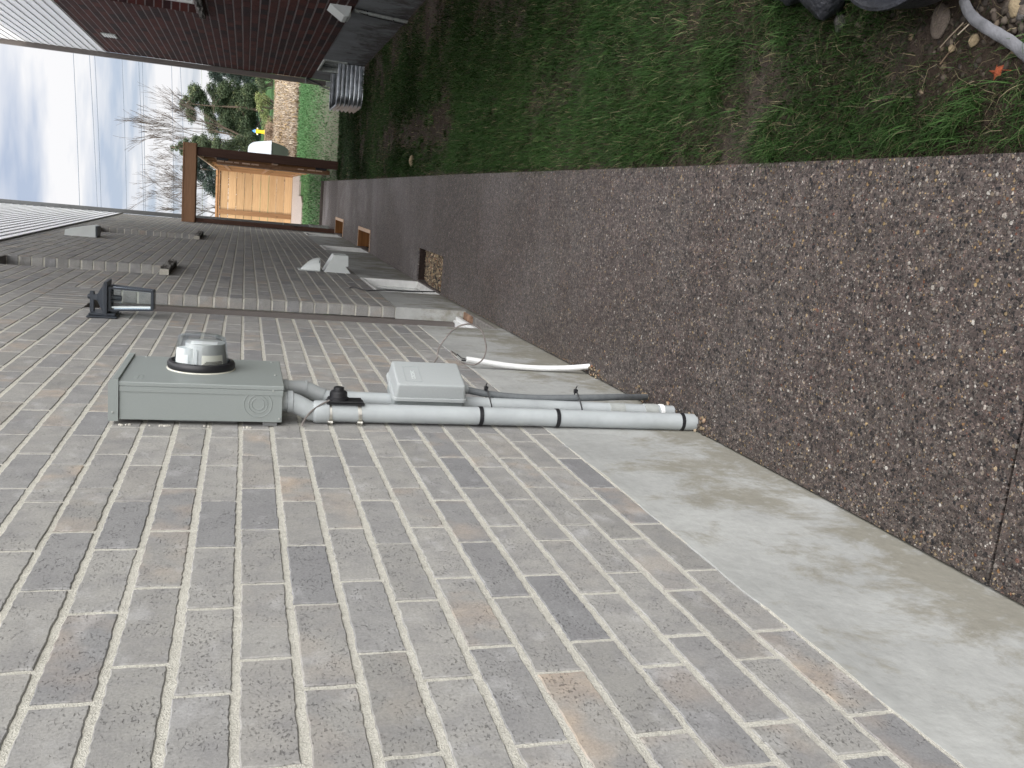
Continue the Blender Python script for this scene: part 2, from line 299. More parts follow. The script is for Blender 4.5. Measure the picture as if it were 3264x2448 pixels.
# ---------------- mesh helpers ----------------
WL={}
class MB:
    def __init__(s): s.v=[]; s.f=[]; s.m=[]; s.r=[]; s.sm=[]
    def add(s,vs,fs,mi=0,rnd=None,smooth=False):
        b=len(s.v); s.v+= [tuple(map(float,v)) for v in vs]; s.f+=[tuple(b+i for i in f) for f in fs]; s.m+=[mi]*len(fs); s.sm+=[smooth]*len(fs)
        if rnd is None: rnd=(random.random(),random.random(),random.random())
        s.r+=[rnd]*len(vs)
        return s
    def box(s,x0,x1,y0,y1,z0,z1,mi=0,bev=0,rnd=None):
        if x0>x1:x0,x1=x1,x0
        if y0>y1:y0,y1=y1,y0
        if z0>z1:z0,z1=z1,z0
        if bev<=0:
            vs=[(x,y,z) for x in (x0,x1) for y in (y0,y1) for z in (z0,z1)]
            return s.add(vs,[(0,1,3,2),(4,6,7,5),(0,4,5,1),(2,3,7,6),(0,2,6,4),(1,5,7,3)],mi,rnd)
        b=bev; P=[]; idx={}
        for ix,x in enumerate((x0,x1)):
            for iy,y in enumerate((y0,y1)):
                for iz,z in enumerate((z0,z1)):
                    sx=b if ix==0 else -b; sy=b if iy==0 else -b; sz=b if iz==0 else -b
                    idx[(ix,iy,iz,'x')]=len(P); P.append((x,y+sy,z+sz))
                    idx[(ix,iy,iz,'y')]=len(P); P.append((x+sx,y,z+sz))
                    idx[(ix,iy,iz,'z')]=len(P); P.append((x+sx,y+sy,z))
        F=[]
        for ix in (0,1): F.append([idx[(ix,a,c,'x')] for a,c in ((0,0),(1,0),(1,1),(0,1))])
        for iy in (0,1): F.append([idx[(a,iy,c,'y')] for a,c in ((0,0),(1,0),(1,1),(0,1))])
        for iz in (0,1): F.append([idx[(a,c,iz,'z')] for a,c in ((0,0),(1,0),(1,1),(0,1))])
        for a in (0,1):
            for c in (0,1):
                F.append([idx[(0,a,c,'y')],idx[(1,a,c,'y')],idx[(1,a,c,'z')],idx[(0,a,c,'z')]])
                F.append([idx[(a,0,c,'x')],idx[(a,1,c,'x')],idx[(a,1,c,'z')],idx[(a,0,c,'z')]])
                F.append([idx[(a,c,0,'x')],idx[(a,c,1,'x')],idx[(a,c,1,'y')],idx[(a,c,0,'y')]])
        for k in ((a,b_,c) for a in (0,1) for b_ in (0,1) for c in (0,1)): F.append([idx[k+('x',)],idx[k+('y',)],idx[k+('z',)]])
        return s.add(P,F,mi,rnd)
    def tube(s,pts,r,n=12,mi=0,caps=True,rnd=None):
        pts=[Vector(p) for p in pts]; rs=r if isinstance(r,(list,tuple)) else [r]*len(pts)
        vs=[]; prev=None
        for i,p in enumerate(pts):
            d=(pts[min(i+1,len(pts)-1)]-pts[max(i-1,0)])
            if d.length<1e-9: d=Vector((0,0,1))
            d.normalize()
            if prev is None:
                a=Vector((0,0,1)) if abs(d.z)<.9 else Vector((1,0,0)); u=d.cross(a).normalized()
            else:
                u=(prev-d*prev.dot(d)).normalized()
            prev=u; w=d.cross(u)
            for k in range(n):
                t=2*math.pi*k/n; vs.append(p+(u*math.cos(t)+w*math.sin(t))*rs[i])
        fs=[]
        for i in range(len(pts)-1):
            for k in range(n): fs.append((i*n+k,i*n+(k+1)%n,(i+1)*n+(k+1)%n,(i+1)*n+k))
        s.add(vs,fs,mi,rnd,True)
        if caps:
            b=len(s.v)-len(vs)
            for q in (range(n),range(len(vs)-n,len(vs))):
                s.f.append(tuple(b+i for i in q)); s.m.append(mi); s.sm.append(False)
        return s
    def lathe(s,o,axis,prof,n=32,mi=0,smooth=True,cap=True):
        # prof: list (dist along axis, radius)
        o=Vector(o); d=Vector(axis).normalized(); a=Vector((0,0,1)) if abs(d.z)<.9 else Vector((1,0,0)); u=d.cross(a).normalized(); w=d.cross(u)
        vs=[]
        for h,r in prof:
            for k in range(n):
                t=2*math.pi*k/n; vs.append(o+d*h+(u*math.cos(t)+w*math.sin(t))*r)
        fs=[(i*n+k,i*n+(k+1)%n,(i+1)*n+(k+1)%n,(i+1)*n+k) for i in range(len(prof)-1) for k in range(n)]
        s.add(vs,fs,mi,None,smooth)
        if cap:
            b=len(s.v)-len(vs)
            for q in (range(n),range(len(vs)-n,len(vs))): s.f.append(tuple(b+i for i in q)); s.m.append(mi); s.sm.append(False)
        return s
    def prism(s,poly,off,mi=0,rnd=None):
        # poly: list of 3D points, off: extrusion vector
        n=len(poly); off=Vector(off); vs=[Vector(p) for p in poly]+[Vector(p)+off for p in poly]
        fs=[tuple(range(n)),tuple(range(2*n-1,n-1,-1))]+[(i,(i+1)%n,n+(i+1)%n,n+i) for i in range(n)]
        return s.add(vs,fs,mi,rnd)
    def xf(s,M4,start=0):
        for i in range(start,len(s.v)): s.v[i]=tuple(M4@Vector(s.v[i]))
        return s
    def build(s,name,mats,parent=None,loc=None,bevel=0):
        if not isinstance(mats,(list,tuple)): mats=[mats]
        V=np.array(s.v,dtype=np.float64)
        if parent is not None: o=np.array(WL[parent.name])
        else: o=np.array(loc) if loc is not None else np.array([V[:,0].mean(),V[:,1].mean(),V[:,2].min()])
        me=bpy.data.meshes.new(name); me.from_pydata((V-o).tolist(),[],s.f)
        for m in mats: me.materials.append(M_[m] if isinstance(m,str) else m)
        me.polygons.foreach_set('material_index',s.m); me.polygons.foreach_set('use_smooth',s.sm)
        at=me.attributes.new('rnd','FLOAT_VECTOR','POINT'); at.data.foreach_set('vector',np.array(s.r,dtype=np.float32).ravel())
        me.update()
        if any(s.sm): me.set_sharp_from_angle(angle=math.radians(38))
        return link(me,name,parent,o,bevel)
def link(me,name,parent,o,bevel=0):
    ob=bpy.data.objects.new(name,me); C.collection.objects.link(ob)
    if parent is not None: ob.parent=parent; WL[ob.name]=tuple(WL[parent.name])
    else: ob.location=tuple(o); WL[ob.name]=tuple(o)
    if bevel:
        b=ob.modifiers.new('bevel','BEVEL'); b.width=bevel; b.segments=2; b.limit_method='ANGLE'; b.angle_limit=math.radians(40)
    return ob
def npmesh(name,V,F,k,mat,rnd=None,parent=None,loc=None):
    """V (n,3), F (m,k) index array"""
    o=np.array(WL[parent.name]) if parent is not None else np.array(loc if loc is not None else (0,0,0),dtype=float)
    me=bpy.data.meshes.new(name); me.vertices.add(len(V)); me.vertices.foreach_set('co',(V-o).astype(np.float32).ravel())
    m=len(F); me.loops.add(m*k); me.loops.foreach_set('vertex_index',F.astype(np.int32).ravel()); me.polygons.add(m)
    me.polygons.foreach_set('loop_start',np.arange(0,m*k,k,dtype=np.int32)); me.polygons.foreach_set('loop_total',np.full(m,k,dtype=np.int32))
    for q in (mat if isinstance(mat,list) else [mat]): me.materials.append(M_[q])
    if rnd is not None:
        at=me.attributes.new('rnd','FLOAT_VECTOR','POINT'); at.data.foreach_set('vector',rnd.astype(np.float32).ravel())
    me.update(calc_edges=True); me.validate()
    return link(me,name,parent,o)
def thing(name,label,cat,loc,group=None):
    o=bpy.data.objects.new(name,None); C.collection.objects.link(o); o.location=loc; o.empty_display_size=.2
    WL[o.name]=tuple(loc); return tag(o,label,cat,group)
def tag(o,label,cat,group=None,kind=None):
    o['label']=label; o['category']=cat
    if group: o['group']=group
    if kind: o['kind']=kind
    return o
def struct(o): o['kind']='structure'; return o
def gz(y): return float(np.interp(y,[2,4.5,6.5,9,11,14],[0,.045,.07,.045,.02,0]))
gzv=lambda y: np.interp(y,[2,4.5,6.5,9,11,14],[0,.045,.07,.045,.02,0])
# ---------------- brick panels ----------------
CH=.0857; CL=.2605
def brick_panel(mb,O,U,Vv,Nn,u0,u1,v0,v1,uoff=0,holes=(),L=CL,H=CH,jh=.0118,jv=.0095,proud=.0024,ragged=None,par=0,minw=.02):
    O,U,Vv,Nn=map(lambda a:np.array(a,float),(O,U,Vv,Nn))
    P=lambda u,v,n: O+U*u+Vv*v+Nn*n
    us=sorted({u0,u1}|{x for h in holes for x in h[:2] if u0<x<u1}); vsn=sorted({v0,v1}|{x for h in holes for x in h[2:] if v0<x<v1})
    for a,b in zip(us[:-1],us[1:]):
        for c,d in zip(vsn[:-1],vsn[1:]):
            mu,mv=(a+b)/2,(c+d)/2
            if any(h[0]<mu<h[1] and h[2]<mv<h[3] for h in holes): continue
            mb.add([P(a,c,-proud),P(b,c,-proud),P(b,d,-proud),P(a,d,-proud)],[(0,1,2,3)],1)
    k=0; v=v0
    while v<v1-.01:
        vt=min(v+H,v1); vm=(v+vt)/2
        iv=[(u0,u1)]
        for h in holes:
            if h[2]<vm<h[3]:
                ni=[]
                for a,b in iv:
                    if h[1]<=a or h[0]>=b: ni.append((a,b)); continue
                    if h[0]>a: ni.append((a,h[0]))
                    if h[1]<b: ni.append((h[1],b))
                iv=ni
        st=u0-2*L+((uoff+((k+par)%2)*L*.66)%L)
        cy=random.uniform(-.0012,.0012)
        for a,b in iv:
            u=st
            while u<b:
                p,q=max(u,a),min(u+L,b); u+=L
                if q-p<minw: continue
                pj=jv/2 if p>a+1e-6 else 0; qj=jv/2 if q<b-1e-6 else 0
                x0,x1=p+pj+random.uniform(-.0015,.0015)*(pj>0),q-qj+random.uniform(-.0015,.0015)*(qj>0); y0,y1=v+jh/2+cy+random.uniform(-.001,.001),vt-jh/2+cy+random.uniform(-.001,.001)
                if x1-x0<.01: continue
                if ragged and ragged(x0,v):
                    ring=[]
                    nx=max(3,int((x1-x0)/.011)); ny=6
                    for i in range(nx): ring.append((x0+(x1-x0)*i/nx,y0))
                    for i in range(ny): ring.append((x1,y0+(y1-y0)*i/ny))
                    for i in range(nx): ring.append((x1-(x1-x0)*i/nx,y1))
                    for i in range(ny): ring.append((x0,y1-(y1-y0)*i/ny))
                    cx,cyy=(x0+x1)/2,(y0+y1)/2; r2=[]
                    for (x,y) in ring:
                        j=random.uniform(-.0011,.0016); j2=random.uniform(-.0011,.0016)
                        x=x-j*(1 if x>cx else -1)*(abs(x-cx)>(x1-x0)/2-1e-4); y=y-j2*(1 if y>cyy else -1)*(abs(y-cyy)>(y1-y0)/2-1e-4)
                        r2.append((x,y))
                    ring=r2
                else: ring=[(x0,y0),(x1,y0),(x1,y1),(x0,y1)]
                n=len(ring); cx,cyy=(x0+x1)/2,(y0+y1)/2
                def ins(x,y,d): return (x-d*(1 if x>cx else -1)*(abs(x-cx)>(x1-x0)/2-.004), y-d*(1 if y>cyy else -1)*(abs(y-cyy)>(y1-y0)/2-.004))
                dp=random.uniform(-.0008,.0008); vv=[P(x,y,-proud-.001) for x,y in ring]
                vv+=[P(*ins(x,y,.0004),dp-.0016) for x,y in ring]+[P(*ins(x,y,.002),dp) for x,y in ring]
                ff=[(i,(i+1)%n,n+(i+1)%n,n+i) for i in range(n)]+[(n+i,n+(i+1)%n,2*n+(i+1)%n,2*n+i) for i in range(n)]+[tuple(range(2*n,3*n))]
                mb.add(vv,ff,0)
        v+=H; k+=1
    return mb
def rects(mb,fn,u0,u1,v0,v1,holes,mi=0,du=None):
    us=sorted({u0,u1}|{x for h in holes for x in h[:2] if u0<x<u1}); vsn=sorted({v0,v1}|{x for h in holes for x in h[2:] if v0<x<v1})
    if du:
        ex=set(us); x=u0
        while x<u1: ex.add(round(x,3)); x+=du
        us=sorted(ex)
    for a,b in zip(us[:-1],us[1:]):
        for c,d in zip(vsn[:-1],vsn[1:]):
            mu,mv=(a+b)/2,(c+d)/2
            if any(h[0]<mu<h[1] and h[2]<mv<h[3] for h in holes): continue
            mb.add([fn(a,c),fn(b,c),fn(b,d),fn(a,d)],[(0,1,2,3)],mi)
XW=-.675; ZF=.548; ZS=3.54; HY0=-3.0; HY1=16.95
DO=(4.86,5.645,.10,2.262)      # side door opening (Y0,Y1,Z0,Z1)
W1=(6.78,7.50,2.09,3.205); W2=(11.23,12.25,2.09,3.205)
BW=[(6.60,7.60,.03,.548),(11.10,11.99,-.30,.548),(14.55,15.45,-.30,.548)]
def fbmq(y): return math.sin(y*5.1)*.4+math.sin(y*13.7+1)*.35+math.sin(y*31+2)*.25+math.sin(y*71)*.15
# ---------------- grey brick house ----------------
house=thing('brick_house','grey brick house with white siding above and a side door beside the path','house',(XW-5,7,0))
mb=MB()
sold=(4.80,5.72,2.262,2.519)
brick_panel(mb,(XW,0,ZF),(0,1,0),(0,0,1),(1,0,0),HY0,HY1,0,ZS-ZF,uoff=1.231-HY0,
    holes=[(DO[0],DO[1],-1,DO[3]-ZF),(sold[0],sold[1],sold[2]-ZF,sold[3]-ZF),(W1[0],W1[1],W1[2]-ZF,W1[3]-ZF),(W2[0],W2[1],W2[2]-ZF,W2[3]-ZF)],
    ragged=lambda u,v:.4<u<4.2 and v<2.2)
mb.box(XW-.006,XW+.0014,HY0,DO[0]-.001,ZF-.003,ZF+.0058,1)
# soldier course over the door
brick_panel(mb,(XW,0,0),(0,0,1),(0,1,0),(1,0,0),sold[2],sold[3],sold[0],sold[1],uoff=0,L=.2571*2,H=CH,par=0,jh=.009,jv=.011)
# jamb returns (bricks laid across the reveal)
for (y,x1,z0,z1) in ((DO[1],-.745,ZF,DO[3]),(W1[1],-.775,W1[2],W1[3]),(W2[1],-.775,W2[2],W2[3])):
    brick_panel(mb,(XW-.0035,y,z0),(-1,0,0),(0,0,1),(0,-1,0),0,abs(x1-XW)-.0035,0,z1-z0,uoff=0,L=.5,jh=.0115,proud=.005,ragged=lambda u,v:False)
for (y,x1,z0,z1) in ((DO[0],-.745,ZF,DO[3]),(W1[0],-.775,W1[2],W1[3]),(W2[0],-.775,W2[2],W2[3])):
    brick_panel(mb,(XW-.0035,y,z0),(-1,0,0),(0,0,1),(0,1,0),0,abs(x1-XW)-.0035,0,z1-z0,uoff=0,L=.5,proud=.005)
# window and door heads
for (a,b,z,x1) in ((DO[0],DO[1],DO[3],-.745),(W1[0],W1[1],W1[3],-.775),(W2[0],W2[1],W2[3],-.775)):
    mb.box(x1,XW-.006,a,b,z,z+.012,2)
# ends of the house
brick_panel(mb,(XW-.01,HY1,ZF),(-1,0,0),(0,0,1),(0,1,0),0,9,0,ZS-ZF,uoff=.1)
brick_panel(mb,(XW-.01,HY0,ZF),(-1,0,0),(0,0,1),(0,-1,0),0,9,0,ZS-ZF,uoff=.1)
mb.build('wall',['brick','mortar','dspout2'],house)
mb=MB()   # foundation
fn=lambda y,z:(XW+.0012,y,z)
rects(mb,fn,HY0,HY1,-.5,ZF+.001,[(DO[0],DO[1],DO[2]-.02,1)]+[(b[0],b[1],b[2],b[3]-.004) for b in BW],0)
for b in BW+[(DO[0],DO[1],DO[2]-.02,ZF)]:
    for y in (b[0],b[1]): mb.add([(XW+.0012,y,b[2]),(XW-.13,y,b[2]),(XW-.13,y,ZF+.001),(XW+.0012,y,ZF+.001)],[(0,1,2,3)],0)
mb.add([(XW-.002,HY1,-.5),(XW-9,HY1,-.5),(XW-9,HY1,ZF),(XW-.002,HY1,ZF)],[(0,1,2,3)],0)
n0=160; yy_=np.linspace(HY0+.01,DO[0]-.002,n0); zt__=[ZF+.004+.007*float(fbmq(y)) for y in yy_]
vs=[];
for y,z in zip(yy_,zt__): vs+=[(XW+.0012,y,ZF-.03),(XW+.0026,y,ZF-.006),(XW+.0020,y,z),(XW-.002,y,z+.0008)]
mb.add(vs,[(4*i+k,4*i+4+k,4*i+5+k,4*i+1+k) for i in range(n0-1) for k in range(3)],0,None,True)
mb.build('foundation','found',house)
def siding_obj(parent,x,sgn,y0,y1,z0,z1,e=.1055,ends=None):
    mb=MB(); z=z0
    while z<z1:
        zz=min(z+e,z1)
        xb=x+sgn*.015; xt=x+sgn*.004
        mb.add([(xb-sgn*.013,y0,z),(xb-sgn*.013,y1,z),(xb,y1,z),(xb,y0,z),(xb,y0,z+.010),(xb,y1,z+.010),(xt,y1,zz),(xt,y0,zz)],[(0,1,2,3),(3,2,5,4),(4,5,6,7)],0)
        z+=e
    if ends is not None:
        for y in (y0,y1): mb.add([(x,y,z0),(x+sgn*-9,y,z0),(x+sgn*-9,y,z1),(x,y,z1)],[(0,1,2,3)],0)
    return mb.build('siding','siding',parent)
siding_obj(house,XW,1,HY0,HY1-.06,ZS+.004,6.4,ends=1)
# flashing under the siding
MB().box(XW+.001,XW+.016,HY0,HY1,ZS-.012,ZS+.004).build('drip_edge','dspout',house)
def hip_roof(parent,x0,x1,y0,y1,z,rise):
    mb=MB(); o=.4; X0,X1,Y0,Y1=x0-o,x1+o,y0-o,y1+o; w=(X1-X0)/2; xm=(X0+X1)/2
    vs=[(X0,Y0,z),(X1,Y0,z),(X1,Y1,z),(X0,Y1,z),(xm,Y0+w,z+rise),(xm,Y1-w,z+rise)]
    mb.add(vs,[(0,1,4),(1,2,5,4),(2,3,5),(3,0,4,5),(0,3,2,1)],0); return mb.build('roof','roof',parent)
hip_roof(house,XW-9,XW-.1,HY0,HY1,6.4,2.2)
# corner downspout
ds=MB().box(-.668,-.598,HY1-.02,HY1+.06,.35,6.3,0,.006).build('downspout','dspout',house)
mb=MB(); mb.box(-.672,-.594,HY1-.028,HY1+.066,.81,.83); mb.box(-.675,-.60,HY1-.03,HY1+.0,.815,.825); mb.build('bracket','dpale',ds)
mb=MB(); mb.lathe((-.633,HY1+.02,-.02),(0,0,1),[(0,.05),(.05,.05),(.055,.046),(.30,.046),(.31,.052),(.38,.052)],20); mb.build('drain_pipe','dpale',ds)
# side door
dr=thing_door=None
mb=MB(); mb.box(-.87,-.83,DO[0]+.04,DO[1]-.04,.16,DO[3]-.04)
for (a,b) in ((.3,1.05),(1.2,2.05)): mb.box(-.832,-.822,DO[0]+.16,DO[1]-.16,a,b,0,.006)
door=mb.build('door','door',house)
mb=MB()
for y0,y1 in ((DO[1]-.045,DO[1]-.003),(DO[0]+.003,DO[0]+.045)):
    mb.box(-.83,-.748,y0,y1,.165,DO[3]-.01,0,.003)
    mb.box(-.80,-.752,y0-.012 if y0>5 else y1,y0 if y0>5 else y1+.012,.165,DO[3]-.05,0,.003)
mb.box(-.83,-.748,DO[0]+.045,DO[1]-.045,DO[3]-.05,DO[3]-.01,0,.003)
mb.build('door_frame','taupe',door)
mb=MB(); mb.box(-.88,-.712,DO[0]+.004,DO[1]-.004,.125,.150,0,.003); mb.box(-.83,-.735,DO[0]+.006,DO[1]-.006,.150,.164,0,.002); mb.build('threshold','white',door)
mb=MB(); mb.lathe((-.83,DO[0]+.12,1.05),(1,0,0),[(0,.03),(.01,.03),(.012,.012),(.04,.012),(.045,.026),(.06,.028),(.068,.015)],20); mb.build('handle','steel',door)
mb=MB(); n0=len(mb.v)
mb.box(XW-.10,XW-.001,DO[0]+.002,DO[1]-.002,.02,.092,0,.008); mb.box(XW-.095,XW-.003,DO[1]-.24,DO[1]-.001,.0925,.099,1,.004)
mb.build('door_ledge',['ledge','rusty'],house)
# upper windows
def window(parent,w,sill=True,x=XW,s=1,back=.10,mat='vinyl'):
    y0,y1,z0,z1=w; xb=x-s*back
    mb=MB(); t=.045
    a,b=sorted((xb-s*.03,xb+s*.012))
    mb.box(a,b,y0+.002,y0+t,z0,z1); mb.box(a,b,y1-t,y1-.002,z0,z1); mb.box(a,b,y0+t,y1-t,z0,z0+t); mb.box(a,b,y0+t,y1-t,z1-t,z1); mb.box(a,b,(y0+y1)/2-.02,(y0+y1)/2+.02,z0+t,z1-t)
    fr=mb.build('window',mat,parent)
    mb=MB(); mb.box(xb-s*.022,xb-s*.016,y0+t,y1-t,z0+t,z1-t); mb.build('pane','wglass',fr)
    return fr
def rock_sill(w,parent,x=XW,s=1,prot=.043):
    y0,y1,z0,z1=w; rs=random.Random(int(y0*100)); mb=MB()
    ys=np.linspace(y0-.035,y1+.035,26); zs=np.linspace(z0-.088,z0-.030,5)
    vs=[];fs=[]
    for i,y in enumerate(ys):
        for j,z in enumerate(zs):
            d=prot+(rs.uniform(-.012,.014) if 0<i<25 else 0)
            vs.append((x+s*d,y,z+ (rs.uniform(-.004,.004) if 0<j<4 else 0)))
    n=len(zs)
    for i in range(len(ys)-1):
        for j in range(n-1): fs.append((i*n+j,(i+1)*n+j,(i+1)*n+j+1,i*n+j+1))
    mb.add(vs,fs,0)
    top=[(x+s*.002,ys[0],z0-.018)]+[(x-s*.09,ys[0],z0-.001)]
    for i in range(len(ys)-1):
        a=vs[i*n+n-1]; b=vs[(i+1)*n+n-1]; mb.add([a,b,(x-s*.09,ys[i+1],z0-.001),(x-s*.09,ys[i],z0-.001)],[(0,1,2,3)],1)
        a=vs[i*n]; b=vs[(i+1)*n]; mb.add([a,b,(x,ys[i+1],zs[0]),(x,ys[i],zs[0])],[(0,1,2,3)],0)
    for i in (0,len(ys)-1): mb.add([vs[i*n],vs[i*n+n-1],(x-s*.0,ys[i],z0-.022),(x,ys[i],zs[0])],[(0,1,2,3)],1)
    return mb.build('sill',['sillstone','sillend'],parent)
for w in (W1,W2):
    fr=window(house,w); rock_sill(w,fr)
# basement windows
def basement(w,nm=0):
    y0,y1,z0,z1=w; mb=MB(); z1-=.006
    xf=XW+.004
    # outer casing: thin-walled deep frame
    mb.box(XW-.12,xf,y1-.022,y1-.001,z0,z1,0,.002); mb.box(XW-.12,xf,y0+.001,y0+.022,z0,z1,0,.002); mb.box(XW-.12,xf,y0+.022,y1-.022,z1-.02,z1,0,.002)
    fr=mb.build('basement_window','vinyl',house)
    mb=MB(); mb.prism([(xf,y0+.022,z0),(xf,y0+.022,z0+.014),(XW-.055,y0+.022,z0+.034),(XW-.055,y0+.022,z0)],(0,y1-y0-.044,0)); mb.build('sill','dirtyvinyl',fr)
    mb=MB()
    for k,xo in enumerate((.058,.082)):
        a,b=XW-xo-.018,XW-xo
        mb.box(a,b,y0+.022,y0+.05,z0+.034,z1-.02,0,.002); mb.box(a,b,y1-.05,y1-.022,z0+.034,z1-.02,0,.002); mb.box(a,b,y0+.05,y1-.05,z0+.034+k*.01,z0+.06+k*.01,0,.002); mb.box(a,b,y0+.05,y1-.05,z1-.045,z1-.02,0,.002)
    mb.build('sash','vinyl',fr)
    MB().box(XW-.098,XW-.092,y0+.05,y1-.05,z0+.06,z1-.045).build('pane','wglass',fr)
    return fr
for w in BW: basement(w)
# wall vents on the brick
def dome_vent(y):
    mb=MB(); z0,z1=.852,1.025; w=.085
    mb.box(XW,XW+.007,y-w-.012,y+w+.012,z0-.004,z1+.012,0,.003)
    n=14; m=10; vs=[];fs=[]
    for i in range(n+1):
        t=i/n; z=z1-.012-(z1-.012-z0)*t; r=.109*math.sin(min(1,t*1.0)*math.pi/2)**.85
        for j in range(m+1):
            a=-math.pi/2+math.pi*j/m
            vs.append((XW+.006+r*math.cos(a)**.55, y+ (w*math.sin(a))*(.35+.65*t**.5), z))
    for i in range(n):
        for j in range(m): q=i*(m+1)+j; fs.append((q,q+1,q+m+2,q+m+1))
    mb.add(vs,fs,0,None,True); o=mb.build('dome_vent','ventwhite',house); o['label']='white domed exhaust vent low on the grey brick'
    mb=MB(); mb.box(XW+.008,XW+.095,y-w+.01,y+w-.01,z0+.004,z0+.010); mb.build('flap','lantern',o)
    for dz in (.03,.14): pass
def hood_vent(y0,y1,zt,zb,out,name,lab,notch):
    mb=MB()
    if notch: poly=[(XW,y0,.817),(-.525,y0,.735),(-.524,y0,.617),(-.613,y0,.613),(-.615,y0,.639),(XW,y0,.59)]
    else: poly=[(XW,y0,3.275),(-.617,y0,3.268),(-.558,y0,3.01),(-.560,y0,2.985),(XW,y0,2.985)]
    mb.prism(poly,(0,y1-y0,0)); o=mb.build(name,'ventwhite',house,bevel=.003); o['label']=lab
    return o
dome_vent(8.02)
hood_vent(7.94,8.16,0,0,0,'hood_vent','white slanted vent hood just below the domed vent',True)
hv=hood_vent(10.2,10.45,0,0,0,'hood_vent','white slanted vent hood high beside the far window',False)
MB().box(XW+.006,-.562,10.205,10.445,2.966,2.984).build('grille','lantern',hv)
# ---------------- neighbour house ----------------
XN=1.75; NY0=3.6; NY1=15.0
nb=thing('brick_house','dark red brick house with white siding above, across the grass strip','house',(XN+5,8,0))
NBW=(12.70,13.85,.24,.562); NW=(8.9,10.62,2.06,3.2)
mb=MB(); ZFN=.565
brick_panel(mb,(XN,0,ZFN),(0,1,0),(0,0,1),(-1,0,0),NY0,NY1,0,ZS-ZFN,uoff=.07,holes=[(NW[0],NW[1],NW[2]-ZFN,NW[3]-ZFN)],jh=.015,jv=.007,proud=.0022)
for y,n in ((NW[0],(0,1,0)),(NW[1],(0,-1,0))): brick_panel(mb,(XN+.0035,y,NW[2]),(1,0,0),(0,0,1),n,0,.0965,0,NW[3]-NW[2],L=.5)
brick_panel(mb,(XN+.01,NY1,ZFN),(1,0,0),(0,0,1),(0,1,0),0,8,0,ZS-ZFN,uoff=.1)
mb.build('wall',['redbrick','mortar2'],nb)
mb=MB(); rects(mb,lambda y,z:(XN+.004,y,z),NY0,NY1,-.5,ZFN,[(NBW[0],NBW[1],NBW[2],NBW[3])]); 
for y in NBW[:2]: mb.add([(XN+.004,y,NBW[2]),(XN+.12,y,NBW[2]),(XN+.12,y,NBW[3]),(XN+.004,y,NBW[3])],[(0,1,2,3)])
mb.add([(XN+.004,NY1,-.5),(XN+9,NY1,-.5),(XN+9,NY1,ZFN),(XN+.004,NY1,ZFN)],[(0,1,2,3)]); mb.build('foundation','found2',nb)
siding_obj(nb,XN,-1,NY0,NY1-.05,ZS+.004,6.4,ends=1); hip_roof(nb,XN+.1,XN+9,NY0,NY1,6.4,2.2)
fr=window(nb,NW,x=XN,s=-1); rock_sill(NW,fr,XN,-1)
ds=MB().box(1.675,1.747,NY1-.01,NY1+.07,.336,6.3,0,.006).build('downspout','dspout2',nb)
mb=MB(); mb.box(1.67,1.75,NY1-.018,NY1-.008,.64,.66); mb.box(1.70,1.765,NY1-.05,NY1-.016,.645,.655); mb.build('bracket','dpale',ds)
MB().box(1.665,1.745,NY1-.02,NY1+.08,.16,.336,0,.01).build('drain_shoe','dpale',ds)
y0,y1,z0,z1=NBW; mb=MB()
mb.box(XN-.012,XN+.10,y1-.03,y1-.002,z0,z1-.004,0,.003); mb.box(XN-.012,XN+.10,y0+.002,y0+.03,z0,z1-.004,0,.003); mb.box(XN-.012,XN+.10,y0+.03,y1-.03,z1-.03,z1-.004,0,.003); mb.box(XN-.012,XN+.10,y0+.03,y1-.03,z0,z0+.03,0,.003); mb.box(XN+.05,XN+.07,(y0+y1)/2-.02,(y0+y1)/2+.02,z0+.03,z1-.03)
fr=mb.build('basement_window','dpale',nb); MB().box(XN+.055,XN+.06,y0+.03,y1-.03,z0+.03,z1-.03).build('pane','wglass',fr)
mb=MB(); mb.box(XN-.012,XN-.001,13.02,13.30,3.165,3.345,0,.003)
for k in range(5): mb.box(XN-.02,XN-.012,13.04,13.28,3.18+k*.032,3.20+k*.032,1)
o=mb.build('wall_vent',['dpale','white'],nb); o['label']='small pale louvred vent high on the red brick'
mb=MB(); mb.prism([(XN,9.0,.80),(XN-.09,9.0,.66),(XN-.09,9.0,.625),(XN,9.0,.60)],(0,.33,0)); o=mb.build('hood_vent','ventwhite',nb,bevel=.003); o['label']='white dryer vent hood at the foot of the red brick'
mb=MB()
for k in range(9): mb.box(XN-.088,XN-.006,9.02+k*.034,9.03+k*.034,.60,.622)
mb.build('grille','dpale',o)
mb=MB(); mb.tube([(XN-.02,9.06,.56),(XN-.02,9.08,.5),(XN-.018,9.16,.25),(XN-.018,9.225,.0)],.016,10); o=mb.build('conduit','dpale',nb)
mb=MB()
for t,(y,z) in enumerate(((9.10,.47),(9.105,.44),(9.19,.17))): mb.box(XN-.04,XN,y-.02,y+.02,z-.006,z+.006)
mb.tube([(XN-.038,9.02,.52),(XN-.04,9.12,.4),(XN-.036,9.2,.2),(XN-.035,9.30,.03)],.004,6); mb.build('clip','black',o)
# black hose from the corner
mb=MB(); mb.tube([(1.755,14.98,.64),(1.70,14.96,.50),(1.64,14.9,.38),(1.60,14.75,.30),(1.62,14.3,.20),(1.66,14.1,.05)],.012,8); mb.build('hose','black',nb)
